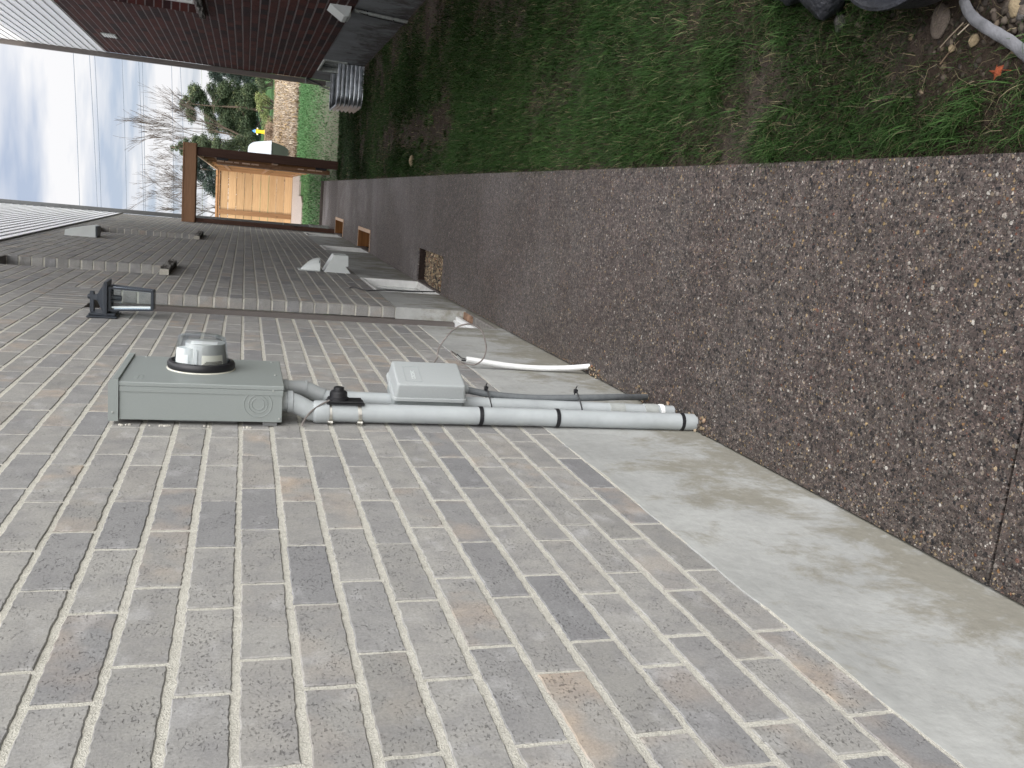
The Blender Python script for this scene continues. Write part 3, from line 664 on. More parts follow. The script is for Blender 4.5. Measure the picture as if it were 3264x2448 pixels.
# galvanised window well
well=MB(); ya,yb=12.82,13.98; xo=1.215; Rr=.13; zb,zt=.0,.345
path=[(XN-.004,ya)]; 
for k in range(7): a=math.pi/2*k/6; path.append((xo+Rr-Rr*math.sin(a),ya+Rr-Rr*math.cos(a)))
for k in range(7): a=math.pi/2*k/6; path.append((xo+Rr-Rr*math.cos(a),yb-Rr+Rr*math.sin(a)))
path.append((XN-.004,yb)); pn=len(path)
ctr=np.array([1.5,13.4]); prof=[]; nz=60
for j in range(nz+1): z=zb+(zt-zb)*j/nz; prof.append((z,.016*math.cos(2*math.pi*(z-zb)/.058)))
vs=[];fs=[]
for layer in (0,1):
  for (z,off) in prof:
    for (x,y) in path:
        d=np.array([x,y])-ctr; 
        nx,ny=(0,-1) if y<=ya+.001 else ((0,1) if y>=yb-.001 else tuple((lambda q:q/np.linalg.norm(q))(np.array([x-(xo+Rr),y-(ya+Rr if y<13.4 else yb-Rr)]))))
        o_=off-layer*.003; vs.append((x+nx*o_,y+ny*o_,z))
for layer in (0,1):
    b=layer*(nz+1)*pn
    for j in range(nz):
        for i in range(pn-1): fs.append((b+j*pn+i,b+j*pn+i+1,b+(j+1)*pn+i+1,b+(j+1)*pn+i))
b=nz*pn; c_=(nz+1)*pn+nz*pn
for i in range(pn-1): fs.append((b+i,b+i+1,c_+i+1,c_+i))
well.add(vs,fs,0,None,True); well.tube([(x,y,zt) for x,y in path],.007,8)
tag(well.build('window_well','galv',loc=(1.5,13.4,0)),'corrugated galvanised window well against the red brick house','window well')
# ---------------- ground ----------------
def grid(name,x0,x1,y0,y1,nx,ny,zf,mat,kind='structure'):
    xs=np.linspace(x0,x1,nx); ys=np.linspace(y0,y1,ny); X,Y=np.meshgrid(xs,ys); Z=zf(X,Y); V=np.stack([X.ravel(),Y.ravel(),Z.ravel()],1)
    i=np.arange(ny-1)[:,None]*nx+np.arange(nx-1)[None,:]; i=i.ravel(); F=np.stack([i,i+1,i+nx+1,i+nx],1)
    o=npmesh(name,V,F,4,mat); o['kind']=kind; o.data.polygons.foreach_set('use_smooth',np.ones(len(F),dtype=bool)); return o
_per=RNG.uniform(0,6.28,(24,)); _fr=[]
for k in range(24):
    a=RNG.uniform(0,6.28); s=1.2*1.28**(k%12); _fr.append((math.cos(a)*s,math.sin(a)*s,1/(1+(k%12)*.55)))
def fbm(X,Y,seed=0,sc=1.0):
    r=0;t=0
    for k,(a,b,w) in enumerate(_fr):
        r=r+w*np.sin(a*X*sc+b*Y*sc*1.0+_per[(k+seed)%24]*(1+seed)+1.3*np.sin(b*X*sc*.7-a*Y*sc*.6+seed)); t+=w
    return r/t*2.2
def zsoil(X,Y):
    base=gzv(Y)-.022+.012*np.clip((X-.3)/1.4,0,1)
    return base+.010*fbm(X,Y,1,1.5)+.006*fbm(X,Y,3,7)
grid('soil',.20,XN+.05,-.6,16.0,150,900,zsoil,'soil')
def zterr(X,Y):
    b=np.where(Y>57,np.clip((Y-57)/7,0,1)*.42,0)
    b=b+np.clip((Y-70)/200,0,1)*2
    return b-.03+np.where((Y>31),.03*fbm(X*.3,Y*.3,5),.0)
def zground(X,Y):
    z=zterr(X,Y); inner=(Y<16.0)&(X>-10)&(X<11); return np.where(inner,-.35,z)
grid('ground',-150,150,-40,300,3,3,lambda X,Y:X*0-.9,'soil')
grid('lawn',1.8,30,-12,15.95,10,10,lambda X,Y:X*0-.02,'lawn'); grid('driveway',-30,1.8,-20,-2.0,10,10,lambda X,Y:X*0-.01,'fine')
ys=np.concatenate([np.linspace(15.9,80,130),np.linspace(85,300,20)])
def terr():
    xs=np.concatenate([np.linspace(-150,-20,14),np.linspace(-18,25,90),np.linspace(30,150,14)]); X,Y=np.meshgrid(xs,ys); Z=zterr(X,Y); V=np.stack([X.ravel(),Y.ravel(),Z.ravel()],1); nx=len(xs);ny=len(ys)
    i=(np.arange(ny-1)[:,None]*nx+np.arange(nx-1)[None,:]).ravel(); return struct(npmesh('lawn',V,np.stack([i,i+1,i+nx+1,i+nx],1),4,'lawn'))
terr()
# ---------------- path ----------------
xr=lambda y: float(np.interp(y,[2.7,18.5],[.2128,.239])); XL=-.668
WE=[(-.655,-.380,6.53,7.585),(-.656,-.388,11.0,12.23),(-.652,-.378,14.38,15.68)]
mb=MB(); joints=[-2.0,1.35,4.45,7.55,10.65,13.75,16.85,18.5]
ysl=[-2.0]
for j in joints[1:-1]: ysl+=[j-(.003 if j<2 else .001),j+(.003 if j<2 else .001)]
ysl.append(18.5)
slabs=[(ysl[i],ysl[i+1]) for i in range(0,len(ysl),2)]
for a,b in slabs:
    yy=sorted({a,b}|{w for q in WE for w in q[2:] if a<w<b}|set(np.round(np.arange(a+.4,b-.2,.8),3)))
    for c,d in zip(yy[:-1],yy[1:]):
        ws=[q for q in WE if q[2]<=(c+d)/2<=q[3]]
        segs=[(XL,None)] if not ws else [(XL,ws[0][0]),(ws[0][1],None)]
        for s0,s1 in segs:
            P0=[(s0,c),(s1 if s1 is not None else xr(c),c),(s1 if s1 is not None else xr(d),d),(s0,d)]
            top=[(x,y,gz(y)) for x,y in P0]; bot=[(x,y,gz(y)-.10) for x,y in P0]
            mb.add(top+bot,[(0,1,2,3),(0,1,5,4),(1,2,6,5),(2,3,7,6),(3,0,4,7)],0)
struct(mb.build('path','agg',loc=(0,0,0)))
# sand bed under the path so no joint is see-through
struct(grid('path_bed',XW-.2,.23,-2,18.6,3,60,lambda X,Y:gzv(Y)-.14,'soil'))
# wells in the path : two lined with wood, one open with gravel
for k,(a,b,c,d) in enumerate(WE[1:]):
    t=thing('window_well',('nearer of the two wood-lined window wells cut into the path' if k==0 else 'farther wood-lined window well in the path, just before the gate'),'window well',((a+b)/2,(c+d)/2,gz(c)),'wood lined window wells')
    e=.045; z=gz(c)+.006
    for (x0,x1,y0,y1) in ((b-e,b,c,d),(a,b-e,c,c+.03),(a,b-e,d-.022,d)):
        mb=MB(); mb.box(x0,x1,y0,y1,-.42,z-.004,0); mb.box(x0-.0,x1,y0,y1,z-.004,z,1); mb.build('board',['wellwood','palewood'],t)
# gravel in the open well
def pebbles(name,n,fx,fy,fz,smin,smax,mats,flat=.6,seed=1,pal=None):
    rs=np.random.default_rng(seed); ico=[]
    import bmesh
    bm=bmesh.new(); bmesh.ops.create_icosphere(bm,subdivisions=1,radius=1); bv=np.array([v.co[:] for v in bm.verts]); bf=np.array([[v.index for v in f.verts] for f in bm.faces]); bm.free()
    X=fx(rs,n);Y=fy(rs,n); s=rs.uniform(smin,smax,n)**1.0; sx=s*rs.uniform(.8,1.4,n); sy=s*rs.uniform(.7,1.1,n); sz=s*flat*rs.uniform(.7,1.2,n); a=rs.uniform(0,6.28,n)
    jit=1+rs.uniform(-.27,.22,(n,len(bv),1)); B=bv[None]*jit
    B=B*np.stack([sx,sy,sz],1)[:,None,:]; ca,sa=np.cos(a)[:,None],np.sin(a)[:,None]
    bx=B[...,0]*ca-B[...,1]*sa; by=B[...,0]*sa+B[...,1]*ca
    Z=fz(X,Y)+sz*rs.uniform(.1,.6,n)
    V=np.stack([bx+X[:,None],by+Y[:,None],B[...,2]+Z[:,None]],2).reshape(-1,3); F=(bf[None]+(np.arange(n)*len(bv))[:,None,None]).reshape(-1,3)
    rnd=np.repeat(rs.uniform(0,1,(n,3)),len(bv),0); o=npmesh(name,V,F,3,mats,rnd); o.data.polygons.foreach_set('use_smooth',np.ones(len(F),dtype=bool)); o['kind']='stuff'; return o
M_['peb']=attr_leaf('mixed pebbles',[(0,(.035,.033,.033)),(.3,(.10,.08,.06)),(.55,(.18,.14,.09)),(.75,(.27,.22,.14)),(.9,(.16,.08,.05)),(1,(.40,.34,.24))],.85,.2)
M_['peb2']=attr_leaf('brown field stones',[(0,(.022,.019,.017)),(.5,(.05,.040,.032)),(.85,(.08,.066,.053)),(1,(.16,.12,.08))],.85,.2)
a,b,c,d=WE[0]
struct(MB().add([(XW,c,-.03),(b+.02,c,-.03),(b+.02,d,-.03),(XW,d,-.03)],[(0,1,2,3)]).build('well_floor','soil',loc=(a,c,-.03)))
pebbles('gravel',3200,lambda r,n:r.uniform(a-.01,b,n),lambda r,n:r.uniform(c,d,n),lambda X,Y:.028-.05*np.clip((Y-7.1)/.4,0,1)+.022*fbm(X,Y,2,4)*.5,.005,.013,'peb',.8,3)
M_['lining']=simple('dark soil face',(.030,.022,.019),.9,.1,0,.3,40)
struct(MB().box(a,b,d-.004,d+.01,-.1,gz(d)-.012).build('soil_face','lining',loc=(a,d,-.1)))
# little crumbs of stone along the wall and round the pipes
def fxc(r,n): return XL+.006+np.abs(r.normal(0,.006,n))
pebbles('crumbs',420,fxc,lambda r,n:r.uniform(.9,6.4,n),lambda X,Y:gzv(Y),.0014,.0035,'peb',.7,5)
pebbles('crumbs',120,lambda r,n:r.normal(-.645,.016,n).clip(-.668,-.60),lambda r,n:r.choice([2.60,2.80,3.02,3.50],n)+r.normal(0,.035,n),lambda X,Y:gzv(Y),.003,.009,'peb',.7,6)
# ---------------- grass ----------------
def blades(name,X,Y,Z,L,wd,lean,mat,rs,pal=None,segs=3,parent=None,bias=None):
    n=len(X); th=rs.uniform(0,6.28,n) if bias is None else bias+rs.normal(0,.9,n)
    dx,dy=np.cos(th),np.sin(th); px,py=-dy,dx
    rows=[]
    for k in range(segs+1):
        t=k/segs; r=lean*L*(t**1.7); z=L*np.sqrt(np.clip(1-(lean*t)**2*.75,.08,1))*t; w=wd*(1-t**1.6)*.5 if k<segs else wd*0+.0003
        for s in (-1,1): rows.append(np.stack([X+dx*r+s*px*w,Y+dy*r+s*py*w,Z+z],1))
    V=np.stack(rows,1); m=V.shape[1]; V=V.reshape(-1,3)
    base=(np.arange(n)*m)[:,None]; F=np.concatenate([base+np.array([2*k,2*k+1,2*k+3,2*k+2])[None] for k in range(segs)],0)
    if pal is None: pal=rs.uniform(0,1,n)
    rnd=np.repeat(np.stack([pal,rs.uniform(0,1,n),rs.uniform(0,1,n)],1),m,0)
    return npmesh(name,V,F,4,mat,rnd,parent)
rs=np.random.default_rng(11)
def lawnpts(n,y0,y1,power):
    u=rs.uniform(0,1,n); Y=y0*(y1/y0)**(u**power); X=rs.uniform(.205,1.73,n); return X,Y
N=430000
X,Y=lawnpts(N,1.15,16.0,1.0)
edge=np.clip((X-np.interp(Y,[2.7,18.5],[.2128,.239]))/.05,0,1)
d=.5+.75*fbm(X,Y,4,1.9)+.35*fbm(X,Y,6,5.0)
bare=np.exp(-((X-(.50+.16*np.clip(Y-2.6,0,1)))/.22)**2-((Y-1.72)/.36)**2)*1.5            # stones beneath the black bags
bare+=np.exp(-((X-.62)/.18)**2-((Y-8.2)/2.0)**2)*.9 + np.exp(-((X-1.65)/.25)**2)*.55*(Y>4)  # worn strip and the foot of the wall
bare+=.35*np.exp(-((Y-2.55)/.35)**2-((X-.33)/.12)**2)+.25*(Y<1.62)*(X<.33)
dens=np.clip(d+.30-bare,.05,1)*(.25+.75*edge)
keep=rs.uniform(0,1,N)<dens; X,Y,dk=X[keep],Y[keep],dens[keep]
Zg=zsoil(X,Y)-.004
L=rs.uniform(.018,.050,len(X))*(.65+.5*dk)*np.interp(Y,[1,4,16],[1.0,1.0,.95])
wd=np.interp(Y,[1.2,3,6,16],[.0017,.0021,.0036,.008])*rs.uniform(.7,1.3,len(X))
pal=np.clip(rs.beta(2,3,len(X))*.85+.12*fbm(X,Y,9,3.0),0,.84); dry=rs.uniform(0,1,len(X))<(.045+.16*(dk<.45)); pal[dry]=rs.uniform(.86,1,dry.sum())
g=blades('grass',X,Y,Zg,L,wd,rs.uniform(.35,1.05,len(X)),'grass',rs,pal,3,bias=3.6+1.5*fbm(X,Y,12,.8)); g['kind']='stuff'
# combed, wind-laid longer tufts near the path edge
T=[]; nt_=230
tx=rs.uniform(.235,1.1,nt_); ty=1.3*(9/1.3)**rs.uniform(0,1,nt_); ok=~((np.abs(ty-1.75)<.2)&(tx>.42)); tx,ty=tx[ok],ty[ok]
k=24; X=np.repeat(tx,k)+rs.normal(0,.014,len(tx)*k); Y=np.repeat(ty,k)+rs.normal(0,.014,len(tx)*k); X=np.maximum(X,.222)
L=rs.uniform(.03,.075,len(X)); pal=np.clip(rs.uniform(.25,.84,len(X)),0,1); dry=rs.uniform(0,1,len(X))<.06; pal[dry]=.95
g=blades('grass_tufts',X,Y,zsoil(X,Y)-.003,L,np.interp(Y,[1.2,4,9],[.0024,.0035,.006]),rs.uniform(.6,1.15,len(X)),'grass',rs,pal,4,bias=np.repeat(rs.uniform(2.4,4.6,len(tx)),k)); g['kind']='stuff'
# dry thatch lying flat
n=4200; X=rs.uniform(.22,1.7,n); Y=1.2*(14/1.2)**rs.uniform(0,1,n)
g=blades('thatch',X,Y,zsoil(X,Y)+.004,rs.uniform(.02,.05,n),np.interp(Y,[1.2,4,14],[.0013,.002,.006]),rs.uniform(1.12,1.15,n),'thatch',rs,None,2); g['kind']='stuff'
# far lawns
n=60000; X=rs.uniform(-4,6,n); Y=16.0+rs.uniform(0,1,n)**.9*14; m=~((X<.25)&(X>-1.6)&((Y<19.3)|(Y>25.3))); X,Y=X[m],Y[m]
lim=np.interp(Y,[16,19,22,30],[.28,.35,.75,1]); m=(rs.uniform(0,1,len(X))<lim)|((X<.3)); X,Y=X[m],Y[m]
pal=np.clip(rs.beta(2,3,len(X)),0,1); 
g=blades('lawn_grass',X,Y,X*0-.02,rs.uniform(.03,.06,len(X)),X*0+.014,rs.uniform(.3,.9,len(X)),'farGrass',rs,pal,2); g['kind']='stuff'
# dry field
n=52000; X=rs.uniform(-3,16,n); Y=29.5+rs.uniform(0,1,n)**1.3*27; m=~((X<.9)&(Y<32)); X,Y=X[m],Y[m]
cl=fbm(X*.5,Y*.25,8,1.2); pal=np.clip(.45+.30*cl+rs.normal(0,.16,len(X)),0,.92); dk=rs.uniform(0,1,len(X))<.10+.25*(cl<-.35); pal[dk]=rs.uniform(.93,1,dk.sum()); pal[rs.uniform(0,1,len(X))<.05]=.93
g=blades('dry_grass',X,Y,zterr(X,Y)-.02,rs.uniform(.06,.22,len(X)),X*0+.035,rs.uniform(.3,1.1,len(X)),'dry',rs,pal,2); g['kind']='stuff'
M_['field']=simple('dry field soil',(.20,.16,.12),.95,.1,0,.5,1.5,.05)
grid('field',-12,40,29.3,57.5,40,60,lambda X,Y:zterr(X,Y)+.008,'field')
# back-yard bits behind the gate
grid('soil_strip',-1.2,.55,18.5,19.35,8,6,lambda X,Y:X*0-.012+.01*fbm(X,Y,3,3),'soil')
def slabpoly(name,poly,z,mat):
    return struct(MB().prism([(x,y,z-.05) for x,y in poly],(0,0,.05)).build(name,mat,loc=(poly[0][0],poly[0][1],z-.05)))
slabpoly('gravel_path',[(-3,25.2),(-.32,25.2),(-.14,25.7),(-.14,26.9),(.43,26.9),(.43,30.7),(-3,30.7)],.02,'fine')
# ---------------- stones, leaf, black plastic near the camera ----------------
def rock(x,y,s,mat,label,flat=.6,seed=1,rot=0,asp=1.3):
    r=random.Random(seed); import bmesh
    bm=bmesh.new(); bmesh.ops.create_icosphere(bm,subdivisions=3,radius=1)
    ph=[r.uniform(0,6) for _ in range(6)]
    mb=MB(); vs=[]
    for v in bm.verts:
        c=v.co; f=1+.10*math.sin(2.3*c.x+ph[0])*math.cos(2.1*c.y+ph[1])+.07*math.sin(4.1*c.z+3.3*c.x+ph[2])+.03*math.sin(9*c.y+ph[3])
        x_,y_,z_=c.x*s*asp*f,c.y*s*f,c.z*s*flat*f; ca,sa=math.cos(rot),math.sin(rot)
        vs.append((x+x_*ca-y_*sa,y+x_*sa+y_*ca,float(zsoil(np.array(x),np.array(y)))+s*flat*.45+z_))
    fs=[tuple(v.index for v in f.verts) for f in bm.faces]; bm.free(); mb.add(vs,fs,0,None,True)
    return tag(mb.build('stone',mat),label,'stone')
rock(.516,1.79,.026,'stone1','large flat brown stone in the bare soil below the black tub',.5,3,.15,1.5)
rock(.508,1.575,.018,'stone2','pale tan angular stone near the corner, beyond the flat hose',.8,4,.5,1.2)
rock(.50,1.555,.014,'stone1','brown stone beside the pale tan angular one',.8,8,.9,1.2)
rock(.49,1.558,.013,'stone3','grey rounded stone under the pale tan angular one',.8,9,.2,1.1)
rock(.458,1.677,.012,'stone2','small yellowish round stone beside the dry straw',.8,5,0,1.1)
rock(.574,2.165,.021,'stone3','grey stone in the soil beside the crumpled black plastic',.7,6,.3,1.2)
rock(.45,1.74,.008,'stone2','tiny tan pebble in the bare soil',.8,7,0,1.1)
rock(.364,8.3,.045,'stone2','lone tan stone on the grass near the path, far from the camera',.6,12,0,1.1)
def fxs(r,n): return np.clip(r.normal(.56,.10,n),.36,.9)
pebbles('pebbles',480,fxs,lambda r,n:r.normal(1.84,.20,n),lambda X,Y:zsoil(X,Y)-.003,.003,.012,'peb2',.55,9)
pebbles('pebbles',260,lambda r,n:r.uniform(.225,.9,n),lambda r,n:1.4*(7/1.4)**r.uniform(0,1,n),lambda X,Y:zsoil(X,Y)-.002,.002,.006,'peb2',.7,19)
pebbles('pebbles',120,lambda r,n:r.normal(.50,.03,n),lambda r,n:r.normal(1.56,.03,n),lambda X,Y:zsoil(X,Y)+.002,.006,.012,'peb2',.7,29)
# rusty leaf
mb=MB(); cx,cy=.377,1.575; zz=float(zsoil(np.array(cx),np.array(cy)))+.028; out=[]
for k,(a,r) in enumerate(((0,.021),(35,.012),(62,.024),(100,.010),(140,.022),(185,.012),(225,.019),(270,.011),(310,.023),(340,.013))):
    a=math.radians(a+12); r*=.78; out.append((cx+r*math.cos(a),cy+r*math.sin(a),zz+random.uniform(-.006,.008)))
n=len(out); vs=[(cx,cy,zz+.006)]+out+[(x,y,z-.0012) for x,y,z in [(cx,cy,zz+.006)]+out]
mb.add(vs,[(0,1+i,1+(i+1)%n) for i in range(n)]+[(n+1,n+2+(i+1)%n,n+2+i) for i in range(n)]+[(1+i,1+(i+1)%n,n+2+(i+1)%n,n+2+i) for i in range(n)],0)
mb.tube([(cx+.004,cy-.01,zz),(cx+.002,cy-.03,zz-.008)],.0008,5)
tag(mb.build('leaf','leaf'),'curled rusty red fallen leaf in the grass','leaf')
# straw
mb=MB(); mb.tube([(.452,1.755,.012),(.470,1.72,.02),(.492,1.685,.022)],.0016,6); mb.tube([(.470,1.70,.018),(.487,1.67,.02)],.0014,6); mb.tube([(.415,1.745,.012),(.44,1.71,.02),(.456,1.69,.02)],[.0022,.0008,.0007],6)
tag(mb.build('straw','dry'),'dry yellow straw stems lying over the bare soil','straw')
# crumpled black plastic
mb=MB(); nu,nv=44,26; vs=[];fs=[]; r=random.Random(3)
for j in range(nv+1):
    v=math.pi*j/nv
    for i in range(nu):
        u=2*math.pi*i/nu
        rr=1+.06*math.sin(3*u+2*v)+.05*math.sin(7*u-3*v+1)+.03*math.sin(15*u+5*v)+r.uniform(-.012,.012)
        x=math.sin(v)*math.cos(u)*rr; y=math.sin(v)*math.sin(u)*rr; z=math.cos(v)*rr
        vs.append((.80+x*.195+.02*math.sin(5*y),2.235+y*.21,.045+z*.075))
for j in range(nv):
    for i in range(nu): fs.append((j*nu+i,j*nu+(i+1)%nu,(j+1)*nu+(i+1)%nu,(j+1)*nu+i))
mb.add(vs,fs,0,None,True)
for k in range(9): mb.tube([(.66+.02*k,2.06-.006*k,.03),(.63+.02*k,2.08,.06),(.64+.02*k,2.13,.09)],.003,5,1)
tag(mb.build('plastic_bag',['blackdirty','stone3']),'crumpled dusty black plastic with torn pale edge on the grass','plastic')
# black tub with flat hose
mb=MB(); vs=[];fs=[]
mb.lathe((.76,1.78,.0),(0,0,1),[(0,.17),(.01,.20),(.05,.222),(.10,.232),(.135,.236),(.14,.243),(.15,.243),(.152,.236),(.14,.225),(.06,.21),(.02,.19)],48)
tub=tag(mb.build('tub','blackdirty',loc=(.76,1.78,0)),'smooth black plastic tub at the corner, the grey hose running out from under it','tub')
mb=MB(); pts=[(.545,1.70,.020),(.520,1.682,.022),(.495,1.655,.022),(.470,1.615,.020),(.448,1.575,.018),(.425,1.535,.018),(.395,1.495,.015),(.36,1.45,.012)]
vs=[];P_=[Vector(p) for p in pts]; ns=10
from mathutils import geometry
def crom(P,n):
    out=[]
    for i in range(len(P)-1):
        p0=P[max(i-1,0)];p1=P[i];p2=P[i+1];p3=P[min(i+2,len(P)-1)]
        for k in range(n):
            t=k/n; out.append(.5*((2*p1)+(p2-p0)*t+(2*p0-5*p1+4*p2-p3)*t*t+(3*p1-p0-3*p2+p3)*t**3))
    out.append(P[-1]); return out
cs=crom(P_,8); fs=[]
for i,p in enumerate(cs):
    d=(cs[min(i+1,len(cs)-1)]-cs[max(i-1,0)]).normalized(); sd_=Vector((-d.y,d.x,0)).normalized()
    for k in range(12):
        a=2*math.pi*k/12; w=.0125+.0004*math.sin(i*.9); vs.append(p+sd_*math.cos(a)*w+Vector((0,0,math.sin(a)*.0065)))
for i in range(len(cs)-1):
    for k in range(12): fs.append((i*12+k,i*12+(k+1)%12,(i+1)*12+(k+1)%12,(i+1)*12+k))
mb.add(vs,fs,0,None,True)
M_['hosegrey']=simple('flat grey hose',(.13,.132,.142),.6,.3,0,.35,25,.002)
tag(mb.build('hose','hosegrey'),'flattened grey hose running from the black tub to the picture corner','hose')
# ---------------- electric meter ----------------
mt=thing('electric_meter','grey-green electric meter box with glass meter on the brick wall','meter',(-.61,2.757,1.375))
y0,y1=2.562,2.955; xb,xf=-.662,-.5545
mb=MB(); mb.box(xb,xf-.010,y0+.002,y1-.002,1.377,1.812,0,.0015); body=mb.build('box','metergrey',mt)
mb=MB()
mb.box(xf-.013,xf,y0,y1,1.374,1.815,0,.002)            # front cover with lip over the sides
mb.box(xf-.028,xf-.013,y0,y0+.0025,1.376,1.812,0,.0005); mb.box(xf-.028,xf-.013,y1-.0025,y1,1.376,1.812,0,.0005)
cover=mb.build('cover','metergrey',mt)
mb=MB(); mb.prism([(xb-.002,y0-.003,1.815),(xb-.002,y0-.003,1.838),(xf-.006,y0-.003,1.838),(xf+.006,y0-.003,1.832),(xf+.006,y0-.003,1.815)],(0,y1-y0+.006,0)); mb.build('rain_cap','metergrey',mt,bevel=.0015)
mb=MB(); 
for rr in (.0385,.026,.0175):
    pts=[(-.609+rr*math.cos(a),y0+.0015,1.445+rr*math.sin(a)) for a in [math.radians(20+ k*320/40) for k in range(41)]]; mb.tube(pts,.0011,6,0)
mb.build('knockout','metergrey',mt)
for (x,y,z) in ((-.64,y0-.004,1.828),(-.568,y0+.0,1.405),(-.57,y0,1.82),(-.65,y0,1.385)): MB().lathe((x,y,z),(0,-1,0),[(0,.003),(.0015,.003),(.002,.0015)],10).build('screw','pvcdk',mt)
for (y,z) in ((2.93,1.40),(2.72,1.395),(2.94,1.78)): MB().lathe((xf,y,z),(1,0,0),[(0,.0035),(.0015,.0035),(.002,.0015)],10).build('screw','pvcdk',mt)
# embossed voltage mark on the cover (raised bars, unreadable in the photo)
mb=MB()
for k in range(5): mb.box(xf,xf+.0008,2.60+k*.012,2.608+k*.012,1.758,1.768); mb.box(xf,xf+.0008,2.60+k*.012,2.6065+k*.012,1.772,1.782)
mb.build('embossing','metergrey',mt)
mb=MB()
for (y,z0_,z1_) in ((2.60,1.39,1.43),(2.65,1.47,1.50)): mb.box(-.674,xb+.001,y-.03,y+.03,z0_,z1_)
mb.box(-.674,xb+.001,2.60,2.90,1.50,1.70); mb.build('mounting_bracket','dspout',mt)
# mortar smears beside the box
mb=MB(); r=random.Random(5)
for k in range(26):
    z=r.choice([1.455,1.48,1.70,1.72,1.57,1.79]); s=r.uniform(.002,.006); y=2.556-r.uniform(0,.012); x=-.674
    mb.lathe((x,y,z+r.uniform(-.02,.02)),(1,.2,.1),[(-.003,s*.9),(.0,s),(.002,s*.7),(.003,s*.3)],6,smooth=False)
mb.build('mortar_crumbs','mortar',mt)['kind']='stuff'
yc,zc_=2.79,1.61
mb=MB(); mb.lathe((xf,yc,zc_),(1,0,0),[(0,.0985),(.003,.0985),(.003,.090)],56); mb.build('gasket','label',mt)
mb=MB(); mb.lathe((xf+.0031,yc,zc_),(1,0,0),[(0,.094),(.0,.0955),(.004,.0975),(.016,.0975),(.021,.094),(.023,.086),(.022,.084),(.010,.083),(.0,.083)],56,cap=False); ring=mb.build('ring','black',mt)
mb=MB(); mb.lathe((xf+.004,yc,zc_),(1,0,0),[(0,.0815),(.012,.0795),(.085,.0705),(.093,.068),(.0965,.063),(.0975,.055),(.0975,.001)],56,cap=False)
mb.lathe((xf+.004,yc,zc_),(1,0,0),[(0,.0790),(.012,.077),(.084,.0680),(.090,.0655),(.0935,.0605),(.0945,.054),(.0945,.001)],56,cap=False)
gl=mb.build('glass_cover','glass',mt)
mb=MB(); mb.lathe((xf+.004,yc,zc_-.010),(1,0,0),[(0,.066),(.062,.058),(.076,.057),(.076,.001)],48,0,cap=True)
mb.build('meter_module','meterin',mt)
mb=MB(); mb.lathe((xf+.004,yc-.030,zc_+.043),(1,0,0),[(0,.030),(.060,.027),(.064,.024),(.064,.001)],32,0); mb.box(xf+.004,xf+.066,yc-.064,yc-.060,zc_+.010,zc_+.014); mb.build('meter_column','ventwhite',mt)
MB().box(xf+.0805,xf+.0815,2.750,2.80,1.565,1.64).build('display','white',mt)
mb=MB(); 
def cyl_patch(mb,r0,x0,x1,a0,a1,mi,n=12,taper=-.115):
    vs=[]
    for i in range(n+1):
        a=a0+(a1-a0)*i/n
        for x in (x0,x1):
            r=r0+taper*(x-xf-.004); vs.append((x,yc-r*math.cos(a),zc_-.010+r*math.sin(a)))
    mb.add(vs,[(2*i,2*i+1,2*i+3,2*i+2) for i in range(n)],mi,None,True)
cyl_patch(mb,.0668,xf+.010,xf+.050,-.95,.12,0)
for k in range(6): cyl_patch(mb,.0672,xf+.013+k*.0034,xf+.0150+k*.0034,-.90+.03*(k%2),.04-.06*(k%3),1)
mb.build('paper_label',['label','ink'],mt)
MB().box(xf+.016,xf+.05,yc-.0605,yc-.0598,zc_+.036,zc_+.052).build('white_label','white',mt)
# ---------------- service pipes ----------------
def pipe_thing(name,label,segs,cat='pipe',mats=('pvc',),bev=0):
    pass
p1=thing('conduit_pipe','fattest pale grey conduit pipe, nearest to the camera, rising to the meter box','conduit',(-.645,2.62,0))
r1=.0285
mb=MB(); mb.tube([(-.612,2.622,1.376),(-.612,2.622,1.352),(-.618,2.622,1.335),(-.632,2.622,1.308),(-.640,2.622,1.29),(-.642,2.622,1.26),(-.6425,2.622,.6),(-.646,2.62,0.0)],r1,32,0,rnd=(.5,.5,.5)); mb.build('pipe','pvc',p1)
mb=MB(); mb.lathe((-.612,2.622,1.345),(0,0,1),[(0,r1+.0005),(.001,r1+.004),(.016,r1+.004),(.017,r1)],32); mb.build('collar','pvc',p1); mb=MB(); mb.lathe((-.6405,2.622,1.238),(-.01,0,1),[(0,r1+.0002),(.001,r1+.0045),(.004,r1+.0055),(.040,r1+.0055),(.044,r1+.0042),(.048,r1)],32); mb.build('coupling','pvc',p1)
for z,xc in ((.768,-.6422),(.511,-.643),(.062,-.6457)):
    mb=MB(); mb.lathe((xc,2.621,z-.0065),(0,.02,1),[(0,r1+.0003),(.0005,r1+.0022),(.0125,r1+.0022),(.013,r1+.0003)],36,cap=False); mb.build('cable_tie','black',p1)
p2=thing('conduit_pipe','thinner pale grey conduit pipe with couplings, behind the fattest one','conduit',(-.648,2.78,0))
r2=.0235
mb=MB(); mb.tube([(-.612,2.80,1.376),(-.611,2.80,1.31),(-.615,2.797,1.29),(-.626,2.79,1.262),(-.631,2.785,1.245),(-.634,2.783,1.22),(-.640,2.78,.8),(-.6485,2.78,.15),(-.650,2.778,0)],r2,28,0); mb.build('pipe','pvc',p2)
mb=MB(); mb.tube([(-.612,2.80,1.374),(-.611,2.80,1.31),(-.6145,2.797,1.29),(-.626,2.79,1.262),(-.631,2.785,1.24)],r2+.0026,28,0); mb.lathe((-.611,2.80,1.292),(0,0,1),[(0,r2+.003),(.001,r2+.005),(.005,r2+.005),(.006,r2+.003)],28); mb.lathe((-.612,2.80,1.352),(0,0,1),[(0,r2+.003),(.001,r2+.006),(.02,r2+.006),(.021,r2+.003)],28); mb.build('elbow','pvcold',p2)
